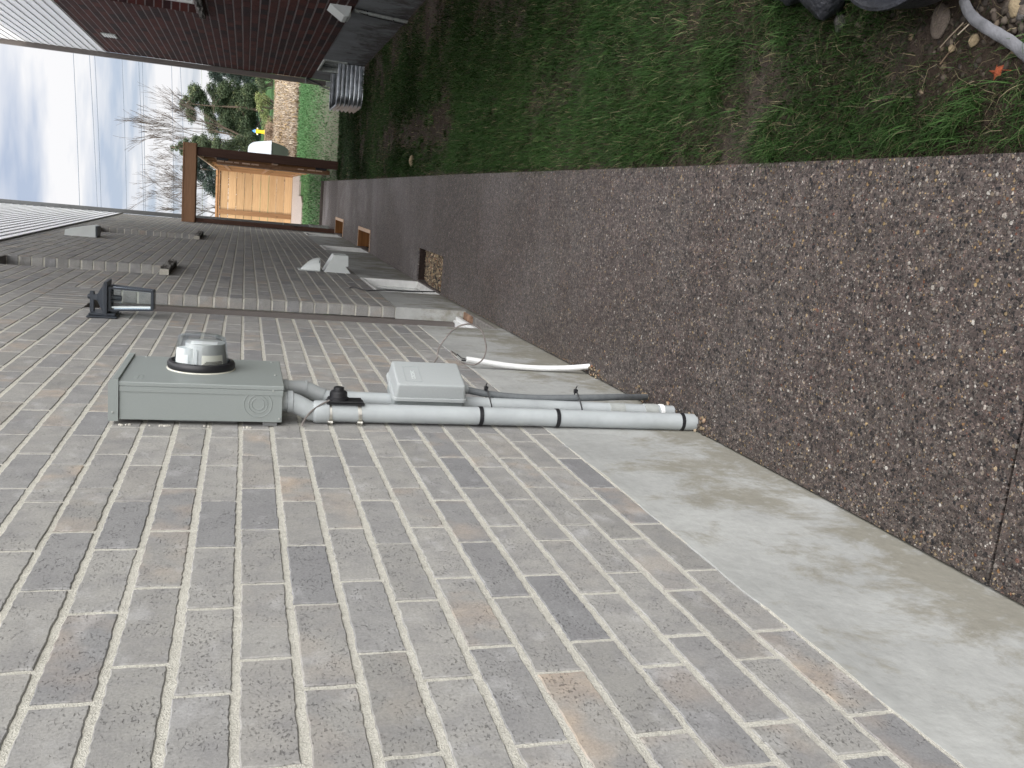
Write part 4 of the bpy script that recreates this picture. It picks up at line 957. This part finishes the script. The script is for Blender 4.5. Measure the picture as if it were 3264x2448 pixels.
for (za,zb_) in ((.205,.262),(.078,.128),(.052,.068)):
    xa=-.6485; mb=MB(); mb.lathe((xa,2.78,za),(-.003,0,1),[(0,r2),(.0008,r2+.0028),(zb_-za-.001,r2+.0028),(zb_-za,r2)],28); mb.build('coupling','pvcdk' if za>.06 else 'white',p2)
gcon=thing('flexible_conduit','dark grey flexible conduit tied to the thinner pipe, curving into the path','conduit',(-.645,3.0,0))
gp=crom([Vector(p) for p in ((-.598,2.815,.86),(-.600,2.815,.78),(-.611,2.805,.69),(-.618,2.80,.55),(-.614,2.80,.40),(-.612,2.81,.30),(-.616,2.85,.19),(-.630,2.92,.10),(-.645,3.00,.0))],6)
MB().tube(gp,.0118,16).build('tube','flex',gcon)
MB().lathe((-.5985,2.815,.765),(0,0,1),[(0,.0125),(.001,.0155),(.035,.0155),(.036,.014)],18).build('connector','pvcold',gcon)
for z,xc in ((.695,-.6115),(.372,-.614)):
    mb=MB(); loop=[]
    for k in range(41):
        a=2*math.pi*k/40; x=-.631+.0385*math.cos(a)+.004*math.cos(2*a); y=2.788+.030*math.sin(a)+ .012*math.cos(a); loop.append((x,y,z+.010*math.cos(a)))
    mb.tube(loop,.0022,6); mb.box(-.597,-.583,2.796,2.808,z+.004,z+.016,0,.001); mb.tube([(-.590,2.80,z+.01),(-.578,2.795,z+.013),(-.570,2.79,z+.012)],.0018,6)
    mb.build('cable_tie','black',gcon)
wc=thing('white_conduit','bowed white plastic conduit with black wires, leaning on the foundation','conduit',(-.63,3.56,0))
wp=crom([Vector(p) for p in ((-.634,3.60,.577),(-.643,3.60,.50),(-.654,3.60,.40),(-.659,3.595,.295),(-.657,3.59,.20),(-.649,3.58,.10),(-.632,3.56,.0))],6)
MB().tube(wp,.0122,18).build('tube','white',wc)
mb=MB(); mb.tube([(-.636,3.60,.56),(-.630,3.60,.60),(-.612,3.59,.622)],.0022,6); mb.tube([(-.640,3.60,.56),(-.640,3.60,.598)],.004,6); mb.build('wire','black',wc)
mb=MB(); pts=[(-.634,3.30,.90),(-.63,3.34,.80),(-.60,3.38,.755),(-.572,3.4,.748),(-.545,3.4,.738),(-.49,3.4,.70),(-.463,3.4,.66),(-.457,3.4,.62),(-.470,3.4,.588),(-.495,3.4,.567),(-.55,3.4,.55),(-.595,3.41,.556),(-.622,3.43,.575),(-.634,3.47,.592),(-.635,3.52,.615),(-.628,3.55,.635),(-.60,3.58,.652),(-.62,3.60,.62)]
mb.tube(crom([Vector(p) for p in pts],6),.0032,8); tag(mb.build('cable','cable'),'thin grey-brown cable looping out behind the plastic junction box','cable')
mb=MB(); mb.tube(crom([Vector(p) for p in ((-.672,6.66,.735),(-.662,6.64,.70),(-.665,6.50,.64),(-.660,6.53,.50),(-.662,6.56,.38),(-.660,6.62,.20),(-.662,6.68,.085))],6),.0045,8); tag(mb.build('cable','black'),'thin black cable drooping past the nearest basement window','cable')
# meter lead from the black clamp sensor
mb=MB(); mb.tube(crom([Vector(p) for p in ((-.600,2.60,1.24),(-.612,2.60,1.262),(-.635,2.59,1.295),(-.660,2.572,1.315),(-.672,2.566,1.318))],6),.0028,8)
tag(mb.build('cable','cable'),'short grey cable from the black sensor into the brick joint','cable')
# sensor bracket strapped to pipe 1
sb=thing('pipe_sensor','black knob-shaped bracket strapped by two steel bands to the fattest pipe','sensor',(-.60,2.63,1.14))
mb=MB(); mb.box(-.614,-.606,2.598,2.652,1.135,1.248,0,.003); mb.box(-.606,-.602,2.594,2.656,1.140,1.244,0,.002); mb.build('plate','black',sb)
mb=MB(); mb.lathe((-.602,2.628,1.212),(1,0,0),[(0,.031),(.006,.031),(.008,.027),(.022,.026),(.026,.022),(.028,.016),(.036,.0155),(.038,.013)],32); mb.build('knob','black',sb)
mb=MB()
for z in (1.236,1.148):
    mb=MB(); loop=[(-.6422+(r1+.0014)*math.cos(a),2.622+(r1+.0014)*math.sin(a),z+.003*math.cos(a)) for a in [math.radians(k*9) for k in range(41)]]
    vs=[];fs=[]
    for p in loop: vs+=[(p[0],p[1],p[2]-.0055),(p[0],p[1],p[2]+.0055)]
    fs=[(2*i,2*i+1,2*i+3,2*i+2) for i in range(40)]
    lo2=[(-.6422+(r1+.0004)*math.cos(a),2.622+(r1+.0004)*math.sin(a),z+.003*math.cos(a)) for a in [math.radians(k*9) for k in range(41)]]
    b=len(vs)
    for p in lo2: vs+=[(p[0],p[1],p[2]-.0055),(p[0],p[1],p[2]+.0055)]
    fs+=[(b+2*i,b+2*i+1,b+2*i+3,b+2*i+2) for i in range(40)]+[(2*i,2*i+2,b+2*i+2,b+2*i) for i in range(40)]+[(2*i+1,2*i+3,b+2*i+3,b+2*i+1) for i in range(40)]
    mb.add(vs,fs,0); mb.lathe((-.666,2.594,z-.009),(.1,.1,1),[(0,.0045),(.001,.0062),(.006,.0062),(.007,.0045),(.016,.0045),(.017,.003)],14)
    mb.build('steel_band','steel',sb)
# ---------------- telecom box (mounted askew) ----------------
ang=math.radians(-18); tb=thing('junction_box','pale grey plastic junction box mounted askew over the pipes','junction box',(-.56,2.76,.80))
# local frame: u along box width (away), n outward normal, z up. corner P0 = near front vertical edge
P0=Vector((-.5620,2.685,0)); U_=Vector((math.sin(math.radians(18)),math.cos(math.radians(18)),0)); Nn_=Vector((U_.y,-U_.x,0))
Mb=Matrix(((U_.x,Nn_.x,0,P0.x),(U_.y,Nn_.y,0,P0.y),(0,0,1,0),(0,0,0,1)))
def rbox(mb,u0,u1,n0,n1,z0,z1,r0,r1_,seg=6,mi=0,top_r=.006):
    # rounded-corner box: cross-section in (u,z) at n0 with corner radius r0, lofted to n1 with inset
    def ring(u0,u1,z0,z1,r,n):
        out=[]
        for (cu,cz,a0) in ((u1-r,z1-r,0),(u0+r,z1-r,90),(u0+r,z0+r,180),(u1-r,z0+r,270)):
            for k in range(seg+1):
                a=math.radians(a0+90*k/seg); out.append((cu+r*math.cos(a),n,cz+r*math.sin(a)))
        return out
    rings=[ring(u0,u1,z0,z1,r0,n0)]
    for q in range(5):
        t=q/4*math.pi/2; ins=r1_+top_r*(1-math.cos(t)); n=n1-top_r*(1-math.sin(t)); i2=ins; rings.append(ring(u0+i2,u1-i2,z0+i2,z1-i2,max(r0-i2*.6,.002),n))
    m=len(rings[0]); vs=[p for rg in rings for p in rg]; fs=[]
    for j in range(len(rings)-1):
        for i in range(m): fs.append((j*m+i,j*m+(i+1)%m,(j+1)*m+(i+1)%m,(j+1)*m+i))
    fs.append(tuple(range((len(rings)-1)*m,len(rings)*m))); fs.append(tuple(range(m)))
    st=len(mb.v); mb.add(vs,fs,mi,None,True); mb.xf(Mb,st); return mb
z0,z1=.806,1.024
mb=MB(); rbox(mb,.004,.150,-.105,-.052,z0-.006,z1+.006,.006,.001,4,0,.002); mb.build('base','telecomback',tb)
mb=MB(); rbox(mb,-.012,.166,-.054,-.044,z0-.014,z1+.014,.018,.002,6,0,.003); mb.build('rim','telecom',tb)
mb=MB(); rbox(mb,-.006,.160,-.045,0.001,z0-.007,z1+.007,.012,.005,6,0,.007)
mb.build('lid','telecom',tb)
# embossed panel outline and lettering, running sideways down the lid
mb=MB(); st=len(mb.v)
def bar(u0,u1,za,zb_,h=.0006): mb.box(u0,u1,.0008,.0012+h,za,zb_)
bar(.020,.115,.995,.9958); bar(.020,.0208,.945,.995); bar(.1142,.115,.945,.995); bar(.020,.115,.9443,.945)
mb.xf(Mb,st); mb.build('embossed_frame','telecomback',tb)
fc=bpy.data.curves.new('lettering','FONT'); fc.body='USLEC'; fc.size=.017; fc.extrude=.0005; fc.align_x='LEFT'
fc.body='GISCEC'
# letters of the moulded word as they read in the photograph
fo=bpy.data.objects.new('lettering',fc); C.collection.objects.link(fo)
dg=bpy.context.evaluated_depsgraph_get(); me=bpy.data.meshes.new_from_object(fo.evaluated_get(dg)); bpy.data.objects.remove(fo)
vs=[v.co.copy() for v in me.vertices]; fs=[tuple(p.vertices) for p in me.polygons]; bpy.data.meshes.remove(me)
mb=MB(); mb.add([(.034+v.x,.0012+v.z,.962+v.y) for v in vs],fs,0); mb.xf(Mb); mb.build('lettering','ventwhite',tb)
MB().lathe((-.585,2.93,1.00-.11),(1,0,.1),[(0,.012),(.02,.012),(.021,.009)],16).build('grommet','pvcdk',tb)
# ---------------- wall lantern ----------------
wl=thing('wall_lantern','black coach lantern with glass panes hanging on the brick wall by the side door','lantern',(XW,4.60,2.1))
yl=4.605
mb=MB(); mb.box(XW+.001,XW+.010,yl-.095,yl+.085,2.062,2.196,0,.003); mb.box(XW+.010,XW+.022,yl-.080,yl+.070,2.070,2.188,0,.004); mb.build('backplate','lantern',wl)
mb=MB(); mb.box(XW+.018,-.558,yl-.012,yl+.012,2.172,2.192,0,.003); mb.tube([(XW+.02,yl,2.115),(XW+.045,yl,2.118)],.006,8); mb.lathe((-.585,yl,2.190),(0,0,1),[(0,.013),(.004,.013),(.012,.010),(.014,.004)],14); mb.build('arm','lantern',wl)
xc=-.586
mb=MB()
def sqloft(mb,lv):
    vs=[];fs=[]
    for z,h in lv: vs+=[(xc-h,yl-h,z),(xc+h,yl-h,z),(xc+h,yl+h,z),(xc-h,yl+h,z)]
    for j in range(len(lv)-1):
        for i in range(4): fs.append((4*j+i,4*j+(i+1)%4,4*j+4+(i+1)%4,4*j+4+i))
    fs+= [(0,1,2,3),tuple(range(4*len(lv)-4,4*len(lv)))]; mb.add(vs,fs,0)
sqloft(mb,[(2.105,.058),(2.108,.082),(2.118,.083),(2.122,.078),(2.130,.060),(2.143,.040),(2.155,.020),(2.160,.014),(2.175,.012)])
mb.build('roof','lantern',wl)
cg=MB(); zt_,zb2=2.105,1.908; ht,hb=.054,.044
for sx in (-1,1):
    for sy in (-1,1):
        vs=[];w=.0045
        for z,h in ((zt_,ht),(zb2,hb)):
            cx_,cy_=xc+sx*h,yl+sy*h; vs+=[(cx_-w,cy_-w,z),(cx_+w,cy_-w,z),(cx_+w,cy_+w,z),(cx_-w,cy_+w,z)]
        cg.add(vs,[(0,1,2,3),(4,5,6,7),(0,1,5,4),(1,2,6,5),(2,3,7,6),(3,0,4,7)],0)
for z,h,t in ((zt_-.010,ht,.010),(zb2,hb,.010)):
    for s_ in (-1,1):
        cg.box(xc-h,xc+h,yl+s_*h-.005,yl+s_*h+.005,z,z+t); cg.box(xc+s_*h-.005,xc+s_*h+.005,yl-h,yl+h,z,z+t)
cg.box(xc-hb,xc+hb,yl-hb,yl+hb,zb2-.004,zb2); cg.build('cage','lantern',wl)
for k,(sx,sy) in enumerate(((1,0),(-1,0),(0,1),(0,-1))):
    mb=MB(); vs=[]
    for z,h in ((zt_-.01,ht-.001),(zb2+.01,hb-.001)):
        if sx: vs+=[(xc+sx*h,yl-h,z),(xc+sx*h,yl+h,z)]
        else: vs+=[(xc-h,yl+sy*h,z),(xc+h,yl+sy*h,z)]
    mb.add(vs,[(0,1,3,2)],0); mb.build('pane','lglass',wl)
for (ax,ay,bx,by) in ((-.80,-.93,0,0),(.93,-.60,0,0),(.93,.70,0,0)):  # white strips inside the cage paint the bright streaks along the glass edges
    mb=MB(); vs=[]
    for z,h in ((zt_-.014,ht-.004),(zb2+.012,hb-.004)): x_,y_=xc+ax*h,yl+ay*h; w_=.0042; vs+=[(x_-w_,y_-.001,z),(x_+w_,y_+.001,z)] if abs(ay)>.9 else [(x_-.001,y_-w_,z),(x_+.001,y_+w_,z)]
    mb.add(vs,[(0,1,3,2)],0); mb.build('pane_glint','white',wl)
mb=MB(); mb.lathe((xc,yl,zt_-.002),(0,0,-1),[(0,.016),(.03,.014),(.05,.013),(.052,.001)],14); mb.build('lamp_socket','lantern',wl)
# ---------------- gate ----------------
gt=thing('garden_gate','open wooden gate with stained posts, lintel and black hinges across the path end','gate',(0,15.85,0))
MB().box(.412,.552,15.78,15.92,-.1,2.275,0,.004).build('post','darkwood',gt)
MB().box(-.668,-.598,15.80,15.90,-.1,2.275,0,.004).build('post','darkwood',gt)
mb=MB(); mb.box(-.672,.603,15.74,15.78,2.287,2.470,0,.003); mb.box(-.672,.603,15.78,15.92,2.276,2.470,0,.003); mb.box(-.674,.606,15.735,15.925,2.4705,2.492,0,.003); mb.build('lintel','lintel',gt)
lf=MB(); 
for (z0_,z1_) in ((.16,.30),(1.82,1.96),(.95,1.07)): lf.box(.345,.38,15.94,16.86,z0_,z1_,0,.003)
for y_ in (15.94,16.76): lf.box(.345,.38,y_,y_+.10,.12,1.98,0,.003)
for k in range(12): lf.box(.318,.3445,15.935,16.865,.13+k*.154,.13+k*.154+.152,0,.002)
leafo=lf.build('leaf','fencewoodY',gt)
mb=MB(); mb.box(.316,.383,15.925,15.934,.12,1.98); 
for k,(a,b) in enumerate(((.25,.36),(.37,.50),(.56,.66),(1.30,1.42),(1.44,1.57),(1.62,1.70),(1.72,1.84),(1.86,1.97))): mb.box(.352,.372,15.918,15.926,a,b,1)
mb.build('board_ends',['fencewoodY','palewood'],leafo)
for z in (1.84,.24):
    mb=MB(); mb.box(.374,.411,15.77,15.80,z-.05,z+.13,0,.003); mb.lathe((.40,15.775,z-.055),(0,0,1),[(0,.010),(.19,.010)],12); mb.box(.3805,.386,15.80,16.05,z,z+.05,0,.002); mb.build('hinge','black',gt)
# long side fence receding from the gate post
def post_rails(name,label,x0,y0,y1,h0,h1):
    t=thing(name,label,'fence',(x0,(y0+y1)/2,0))
    n=7
    for k in range(n+1):
        y=y0+(y1-y0)*k/n; h=h0+(h1-h0)*k/n; MB().box(x0-.05,x0+.04,y,y+.09,-.1,h-.005,0,.003).build('post','cedarV',t)
    mb=MB(); 
    ym=(y0+y1)/2
    for (za,zb_) in ((0.08,.17),(.95,1.04),(1.95,2.04)):
        mb.prism([(x0-.045,y0+.1,za),(x0-.045,y0+.1,zb_),(x0-.008,y0+.1,zb_),(x0-.008,y0+.1,za)],(0,y1-y0-.1,0))
    mb.build('rail','fencewoodY',t)
    mb=MB(); nb_=9
    for k in range(nb_):
        f0=k/nb_; f1=(k+1)/nb_
        mb.add([(x0,y0+.1,.05+(h0-.08)*f0),(x0,y1,.05+(h1-.08)*f0),(x0,y1,.045+(h1-.08)*f1),(x0,y0+.1,.045+(h0-.08)*f1),(x0+.02,y0+.1,.05+(h0-.08)*f0),(x0+.02,y1,.05+(h1-.08)*f0),(x0+.02,y1,.045+(h1-.08)*f1),(x0+.02,y0+.1,.045+(h0-.08)*f1)],[(0,1,2,3),(4,5,6,7),(3,2,6,7),(0,1,5,4)],0)
    mb.build('boards','fencewoodY',t)
    mb=MB(); mb.prism([(x0-.07,y0,h0-.004),(x0-.07,y0,h0+.03),(x0+.06,y0,h0+.03),(x0+.06,y0,h0-.004)],(0,y1-y0,h1-h0)); mb.build('cap','palewood',t)
    return t
post_rails('wooden_fence','long brown wooden fence running away from the gate post',.475,15.93,30.6,2.255,2.37)
ff=thing('wooden_fence','bright new cedar fence facing the gate at the end of the yard','fence',(-.4,30.75,0))
mb=MB(); nb_=9; hb_=(2.29-.03)/nb_
for k in range(nb_): mb.box(-3.2,.40,30.73+.003*(k%2),30.752+.003*(k%2),.03+k*hb_,.03+(k+1)*hb_-.012)
mb.build('boards','cedar',ff)
for x in (-.96,-2.6): MB().box(x,x+.15,30.69,30.728,0,2.29,0,.003).build('post','cedarV',ff)
MB().box(.40,.46,30.66,30.75,0,2.34,0,.003).build('post','cedarV',ff)
MB().box(-3.2,.46,30.66,30.76,2.36,2.42,0,.003).build('cap','cedarV',ff)
MB().box(-3.2,.40,30.69,30.725,2.292,2.358,0,.003).build('rail','cedarV',ff)
# ---------------- green pad box ----------------
pod=thing('utility_box','dark green utility box with rounded sides and a pale sloping lid beyond the gate','utility box',(1.1,34.4,0))
cx_=1.05
rt=[(1.63,.66),(1.62,.60),(1.59,.46),(1.51,.18),(1.42,.07),(1.29,.03),(1.05,.03)]
poly=[(x,z) for x,z in rt]+[(2*cx_-x,z) for x,z in rt[::-1][1:]]
mb=MB(); mb.prism([(x,34.0,z) for x,z in poly],(0,1.0,0)); mb.build('body','podbody',pod)
prof=[(34.0-.03,.66),(34.06,.95),(34.16,1.22),(34.30,1.38),(34.48,1.46),(34.75,1.47),(35.0,1.44),(35.02,.66)]
n=14; vs=[];fs=[]
# lid: rounded shell, narrower towards the top
for i in range(n+1):
    u=-1+2*i/n
    for (y,z) in prof:
        k=(z-.66)/.81; hw=.62-.10*k; zz=z-(.17*abs(u)**6)*k; vs.append((cx_+u*hw,y,zz))
m=len(prof)
for i in range(n):
    for j in range(m-1): fs.append((i*m+j,i*m+j+1,(i+1)*m+j+1,(i+1)*m+j))
mb=MB(); mb.add(vs,fs+[tuple(range(m)),tuple(range(n*m,n*m+m))],0,None,True); mb.build('lid','podtop',pod)
# ---------------- hydrant ----------------
hy=thing('fire_hydrant','yellow fire hydrant with blue bonnet on the rise beside the trees','hydrant',(3.65,64,.40))
mb=MB(); mb.lathe((3.65,64,.40),(0,0,1),[(0,.16),(.05,.16),(.06,.115),(.52,.105),(.54,.125),(.58,.125)],20); mb.lathe((3.65-.17,64,.86),(1,0,0),[(0,.05),(.03,.055),(.31,.055),(.34,.05)],12); mb.build('barrel','yellow',hy)
mb=MB(); mb.lathe((3.65,64,.98),(0,0,1),[(0,.12),(.05,.115),(.12,.085),(.17,.04),(.18,.03),(.23,.03)],18); mb.build('bonnet','blue',hy)
for s_ in (-1,1): MB().lathe((3.65+s_*.17,64,.86),(s_,0,0),[(0,.062),(.035,.06),(.04,.03),(.07,.028)],10).build('cap','white',hy)
# ---------------- trees ----------------
def clumps(rs,lobes,per,size,flat=.7,droop=0):
    """lobes: (x,y,z,r). returns V,F,rnd of small triangles grouped in leafy sprays"""
    V=[];R=[]
    for (x,y,z,r) in lobes:
        n=int(per*r**1.6)
        d=rs.normal(0,1,(n,3)); d/=np.linalg.norm(d,axis=1)[:,None]; rad=r*rs.uniform(.25,1.08,n)**.6
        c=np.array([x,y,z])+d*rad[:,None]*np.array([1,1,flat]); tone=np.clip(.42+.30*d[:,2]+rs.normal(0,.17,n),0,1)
        k=6
        cc=np.repeat(c,k,0)+rs.normal(0,size*.85,(n*k,3))*np.array([1,1,.55])
        a=rs.uniform(0,6.28,n*k); el=rs.normal(0.1,.5,n*k); s=size*rs.uniform(.6,1.5,n*k)
        dv=np.stack([np.cos(a)*np.cos(el),np.sin(a)*np.cos(el),np.sin(el)],1); pv=np.cross(dv,rs.normal(0,1,(n*k,3))); pv/=np.linalg.norm(pv,axis=1)[:,None]+1e-9
        A=cc-dv*s[:,None]*.5; B=cc+dv*s[:,None]*.5+pv*s[:,None]*.16; D=cc+pv*s[:,None]*-.32
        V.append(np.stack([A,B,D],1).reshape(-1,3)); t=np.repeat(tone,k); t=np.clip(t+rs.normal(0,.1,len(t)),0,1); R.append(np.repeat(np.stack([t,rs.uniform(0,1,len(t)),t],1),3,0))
    V=np.concatenate(V); R=np.concatenate(R); F=np.arange(len(V)).reshape(-1,3); return V,F,R
def tree(name,label,cat,base,lobes,per,size,mat,trunk,tr=.22,group=None,seed=1,limbs=True):
    t=thing(name,label,cat,base,group); rs_=np.random.default_rng(seed)
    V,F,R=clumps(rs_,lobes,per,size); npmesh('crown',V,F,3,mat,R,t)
    mb=MB(); pts=[Vector(p) for p in trunk]; m=len(pts); mb.tube(pts,[tr*(1-.85*i/(m-1)) for i in range(m)],10)
    if limbs:
        for (x,y,z,r) in lobes:
            q=min(pts,key=lambda p:abs(p.z-(z-.3*r))); mb.tube([q,(q+Vector((x,y,z)))*.5+Vector((0,0,-.08)),Vector((x,y,z))],[.03,.02,.008],6)
    mb.build('trunk','bark',t); return t
lobe=lambda L,y,r:[(x,y+random.uniform(-.9,.9),z,r*random.uniform(.85,1.15)) for x,z in L]
def rescale(L,y0,y1): k=y1/y0; return [(x*k,y1+(y-y0),1.5+(z-1.5)*k,r*k*1.13) for x,y,z,r in L]
T1=lobe([(4.62,5.45),(4.9,5.25),(4.45,5.05)],61,.24)+lobe([(5.5,4.85),(5.4,4.6),(4.85,4.75),(4.15,4.95),(3.95,4.85)],61,.34)+lobe([(5.19,4.3),(4.7,4.15),(4.36,3.9),(3.75,3.75),(3.40,3.55),(5.75,3.75),(5.2,3.5),(4.68,3.3)],61,.42)+lobe([(5.74,3.0),(5.11,2.8),(4.38,2.6),(6.0,2.4),(5.4,2.1),(4.8,1.9),(4.1,2.2),(3.8,1.7),(5.8,1.55),(5.1,1.4),(4.2,1.3),(3.5,1.25),(3.1,1.35),(3.2,1.95),(2.85,1.6)],61,.52)
T1+=[(4.7+random.uniform(-1.25,1.25),61+random.uniform(-.8,.8),random.uniform(1.3,3.1),random.uniform(.45,.62)) for _ in range(16)]
T1=rescale(T1,60,68)
tree('pine_tree','tall irregular dark green pine beyond the lawn, right of the hydrant','tree',(5.3,68,.4),T1,700,.115,'conifer',[(5.3,68,.3),(5.4,68,2),(5.25,68,3.8),(5.2,68,5.6)],.11,seed=4)
T2=lobe([(6.83,3.7),(6.7,3.4),(7.0,3.1),(6.9,2.7),(6.9,2.2),(6.9,1.7),(7.4,3.6),(7.6,2.8),(7.6,2.0)],62,.45)
tree('pine_tree','dark bluish pine partly hidden behind the red brick house corner','tree',(7.3,62,.3),T2,900,.11,'conifer2',[(7.3,62,.2),(7.3,62,2),(7.3,62,3.6)],.18,seed=5)
T3=lobe([(1.83,5.8),(1.80,5.45)],58,.11)+lobe([(2.0,5.3),(1.72,5.2),(1.74,4.9),(2.18,5.0)],58,.22)+lobe([(2.35,4.5),(1.7,4.5),(2.3,4.0),(1.8,3.9),(2.15,3.6),(2.3,3.2),(1.7,3.2),(2.1,2.75),(2.3,2.3),(2.5,1.9),(1.7,2.4),(2.7,1.4),(2.0,1.5),(1.6,1.5)],58,.42)
tree('spruce_tree','pointed dark green spruce just behind the end of the lintel','tree',(1.95,58,.1),T3,900,.10,'conifer',[(1.95,58,.1),(1.9,58,2.5),(1.83,58,5.8)],.16,seed=6)
T4=lobe([(1.15,5.25),(.8,5.4),(1.43,4.65),(1.11,4.18),(.6,3.91),(.29,4.42),(1.43,3.67),(.9,4.8)],66,.38)+lobe([(.5,3.3),(1.2,3.1),(0,3.2),(-.6,3.4),(.4,4.9),(-1.2,3.1),(-.2,3.9)],66,.5)
tree('spruce_tree','dark blue-green spruce seen between the lintel and the cedar fence','tree',(.6,66,.3),T4,650,.11,'conifer2',[(.6,66,.2),(.7,66,2.5),(.9,66,5.0)],.2,seed=7)
def bare(name,label,base,dirs,height,seed,spread,r0,mat='twig',depth=5,minx=None):
    rn=random.Random(seed); t=thing(name,label,'tree',base); tr=MB(); tw=MB()
    def grow(p,d,L,r,dep):
        n=4; pts=[p]; q=p; dd=d.copy()
        for i in range(n):
            dd=(dd+Vector((rn.uniform(-1,1),rn.uniform(-1,1),rn.uniform(-.2,.5)))*.11).normalized(); q=q+dd*L/n; pts.append(q)
        rr=[r*(1-.45*i/n) for i in range(n+1)]
        (tr if dep>=depth-1 else tw).tube(pts,[max(a,.0065) for a in rr],5 if dep<depth-1 else 8,0,False)
        if dep<=0: return
        for k in range(rn.choice([2,3,3])):
            i=rn.choice([2,3,4,4]); a=Vector((rn.uniform(-1,1),rn.uniform(-1,1),rn.uniform(-.15,.55)))*spread; nd=(dd+a).normalized(); grow(pts[i],nd,L*rn.uniform(.58,.82),rr[i]*.62,dep-1)
    for (dx,dy,dz,L) in dirs: grow(Vector(base)+Vector((0,0,.05)),Vector((dx,dy,dz)).normalized(),L,r0,depth)
    tr.build('trunk','bark',t); tw.build('branches',mat,t); return t
bare('bare_tree','leafless tree with upswept fanned branches behind the pine','x' and (2.95,64.5,.9),[(-.06,0,1,2.6),(.12,.1,1,2.7),(.28,-.1,1,2.5),(.03,.1,1,2.7),(.38,0,.9,2.2),(.20,.1,1,2.6)],7,21,.24,.05)
bare('bare_tree','leafless rounded tree to the left, above the lintel and cedar fence',(-.2,70,1.2),[(-.2,0,1,2.6),(.1,.1,1,2.8),(.35,0,1,2.6),(-.5,.1,.9,2.3),(.55,-.1,.8,2.2),(0,0,1,2.9)],7,22,.46,.07)
bare('bare_tree','leafless tree at the left edge, against the grey house corner',(-2.7,72,1.2),[(.1,0,1,2.8),(-.3,0,1,2.8),(.35,0,1,2.7)],7,24,.45,.06)
def shrub(label,base,lobes,mat,seed,per=520,size=.09):
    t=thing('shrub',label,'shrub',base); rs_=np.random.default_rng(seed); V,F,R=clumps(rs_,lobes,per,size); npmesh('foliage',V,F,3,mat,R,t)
    mb=MB(); rn=random.Random(seed)
    for k in range(26):
        l=rn.choice(lobes); a=rn.uniform(-.5,.5); mb.tube([(base[0]+a*.5,base[1],base[2]),(l[0]+a*.3,l[1],l[2]-.1),(l[0]+rn.uniform(-.4,.4),l[1],l[2]+rn.uniform(0,.35))],[.02,.012,.005],5)
    mb.build('stems','twig',t); return t
shrub('yellow-green leafy shrub at the foot of the tall pine',(4.9,58,0),lobe([(5.25,.95),(4.8,.85),(5.4,.6),(5.1,.45),(4.6,.4)],58,.30),'shrubleaf',31)
shrub('pale green low shrub between the yellow-green one and the hydrant',(4.1,58.3,0),lobe([(4.15,.45),(4.3,.65),(3.75,.5),(3.9,.25)],58.3,.25),'shrubleaf',32)
shrub('tall yellow-green shrub near the red brick house',(6.3,59,0),lobe([(6.3,.9),(6.7,.7),(6.0,.7),(6.9,1.1)],59,.35),'conifer',33)
t=thing('brush_pile','tangled brown bramble brush below the hydrant','brush',(3.1,57,0)); rn=random.Random(5); mb=MB()
for k in range(260):
    x=3.15+rn.gauss(0,.33); y=57+rn.uniform(-.6,.8); z=rn.uniform(0,.35); mb.tube([(x,y,z*.3),(x+rn.uniform(-.3,.3),y+rn.uniform(-.3,.3),z+.15),(x+rn.uniform(-.5,.5),y+rn.uniform(-.4,.4),z+rn.uniform(-.1,.25))],[.016,.012,.006],4)
mb.build('twigs','brushtwig',t)
# dark understory mass far behind so the horizon is closed
lb=[(x,rn.uniform(74,80),rn.uniform(.8,1.9),rn.uniform(.8,1.4)) for x in np.arange(-14,26,1.1)]
V,F,R=clumps(np.random.default_rng(44),lb,150,.2); o=npmesh('far_wood',V,F,3,'conifer2',R); o['kind']='stuff'
# ---------------- power lines ----------------
PL=[((7.74,13.1),(5.14,12.93),(-2.39,12.71)),((7.8,12.15),(4.22,11.91),(-2.46,11.62)),((7.75,11.87),(4.24,11.7),(-2.44,11.42)),((7.78,10.16),(3.39,9.98),(-2.4,9.77)),((7.82,9.11),(3.51,8.9),(-2.35,8.65)),((7.79,8.91),(2.46,8.71),(-2.4,8.58)),((7.79,6.96),(6.32,6.86),(0.0,6.70)),((7.66,6.37),(3.84,6.08),(-2.4,5.80)),((7.75,4.93),(3.99,4.82),(-2.44,4.62))]
nm=['highest power line in the sky','second power line down, upper wire of a close pair','third power line down, lower wire of the top close pair','fourth power line down, alone in mid sky','fifth power line down, upper wire of the middle pair','sixth power line down, lower wire of the middle pair','seventh power line down, faint, ending near the tree tops','eighth power line down, crossing the bare branches','lowest power line, crossing the trees just under the lintel']
for k,(a,b,c) in enumerate(PL):
    (x1,z1_),(x2,z2_),(x3,z3_)=c,b,a
    s=(z3_-z1_)/(x3-x1); sagc=1e-3
    pts=[(x,70+k*.4,z1_+s*(x-x1)+sagc*((x-2.7)**2-26)) for x in np.linspace(-32,36,30)]
    rr=.021 if k not in (8,) else .028
    tag(MB().tube(pts,rr,6).build('power_line','wire' if k!=8 else 'dpale'),nm[k],'power line','power lines crossing the sky')
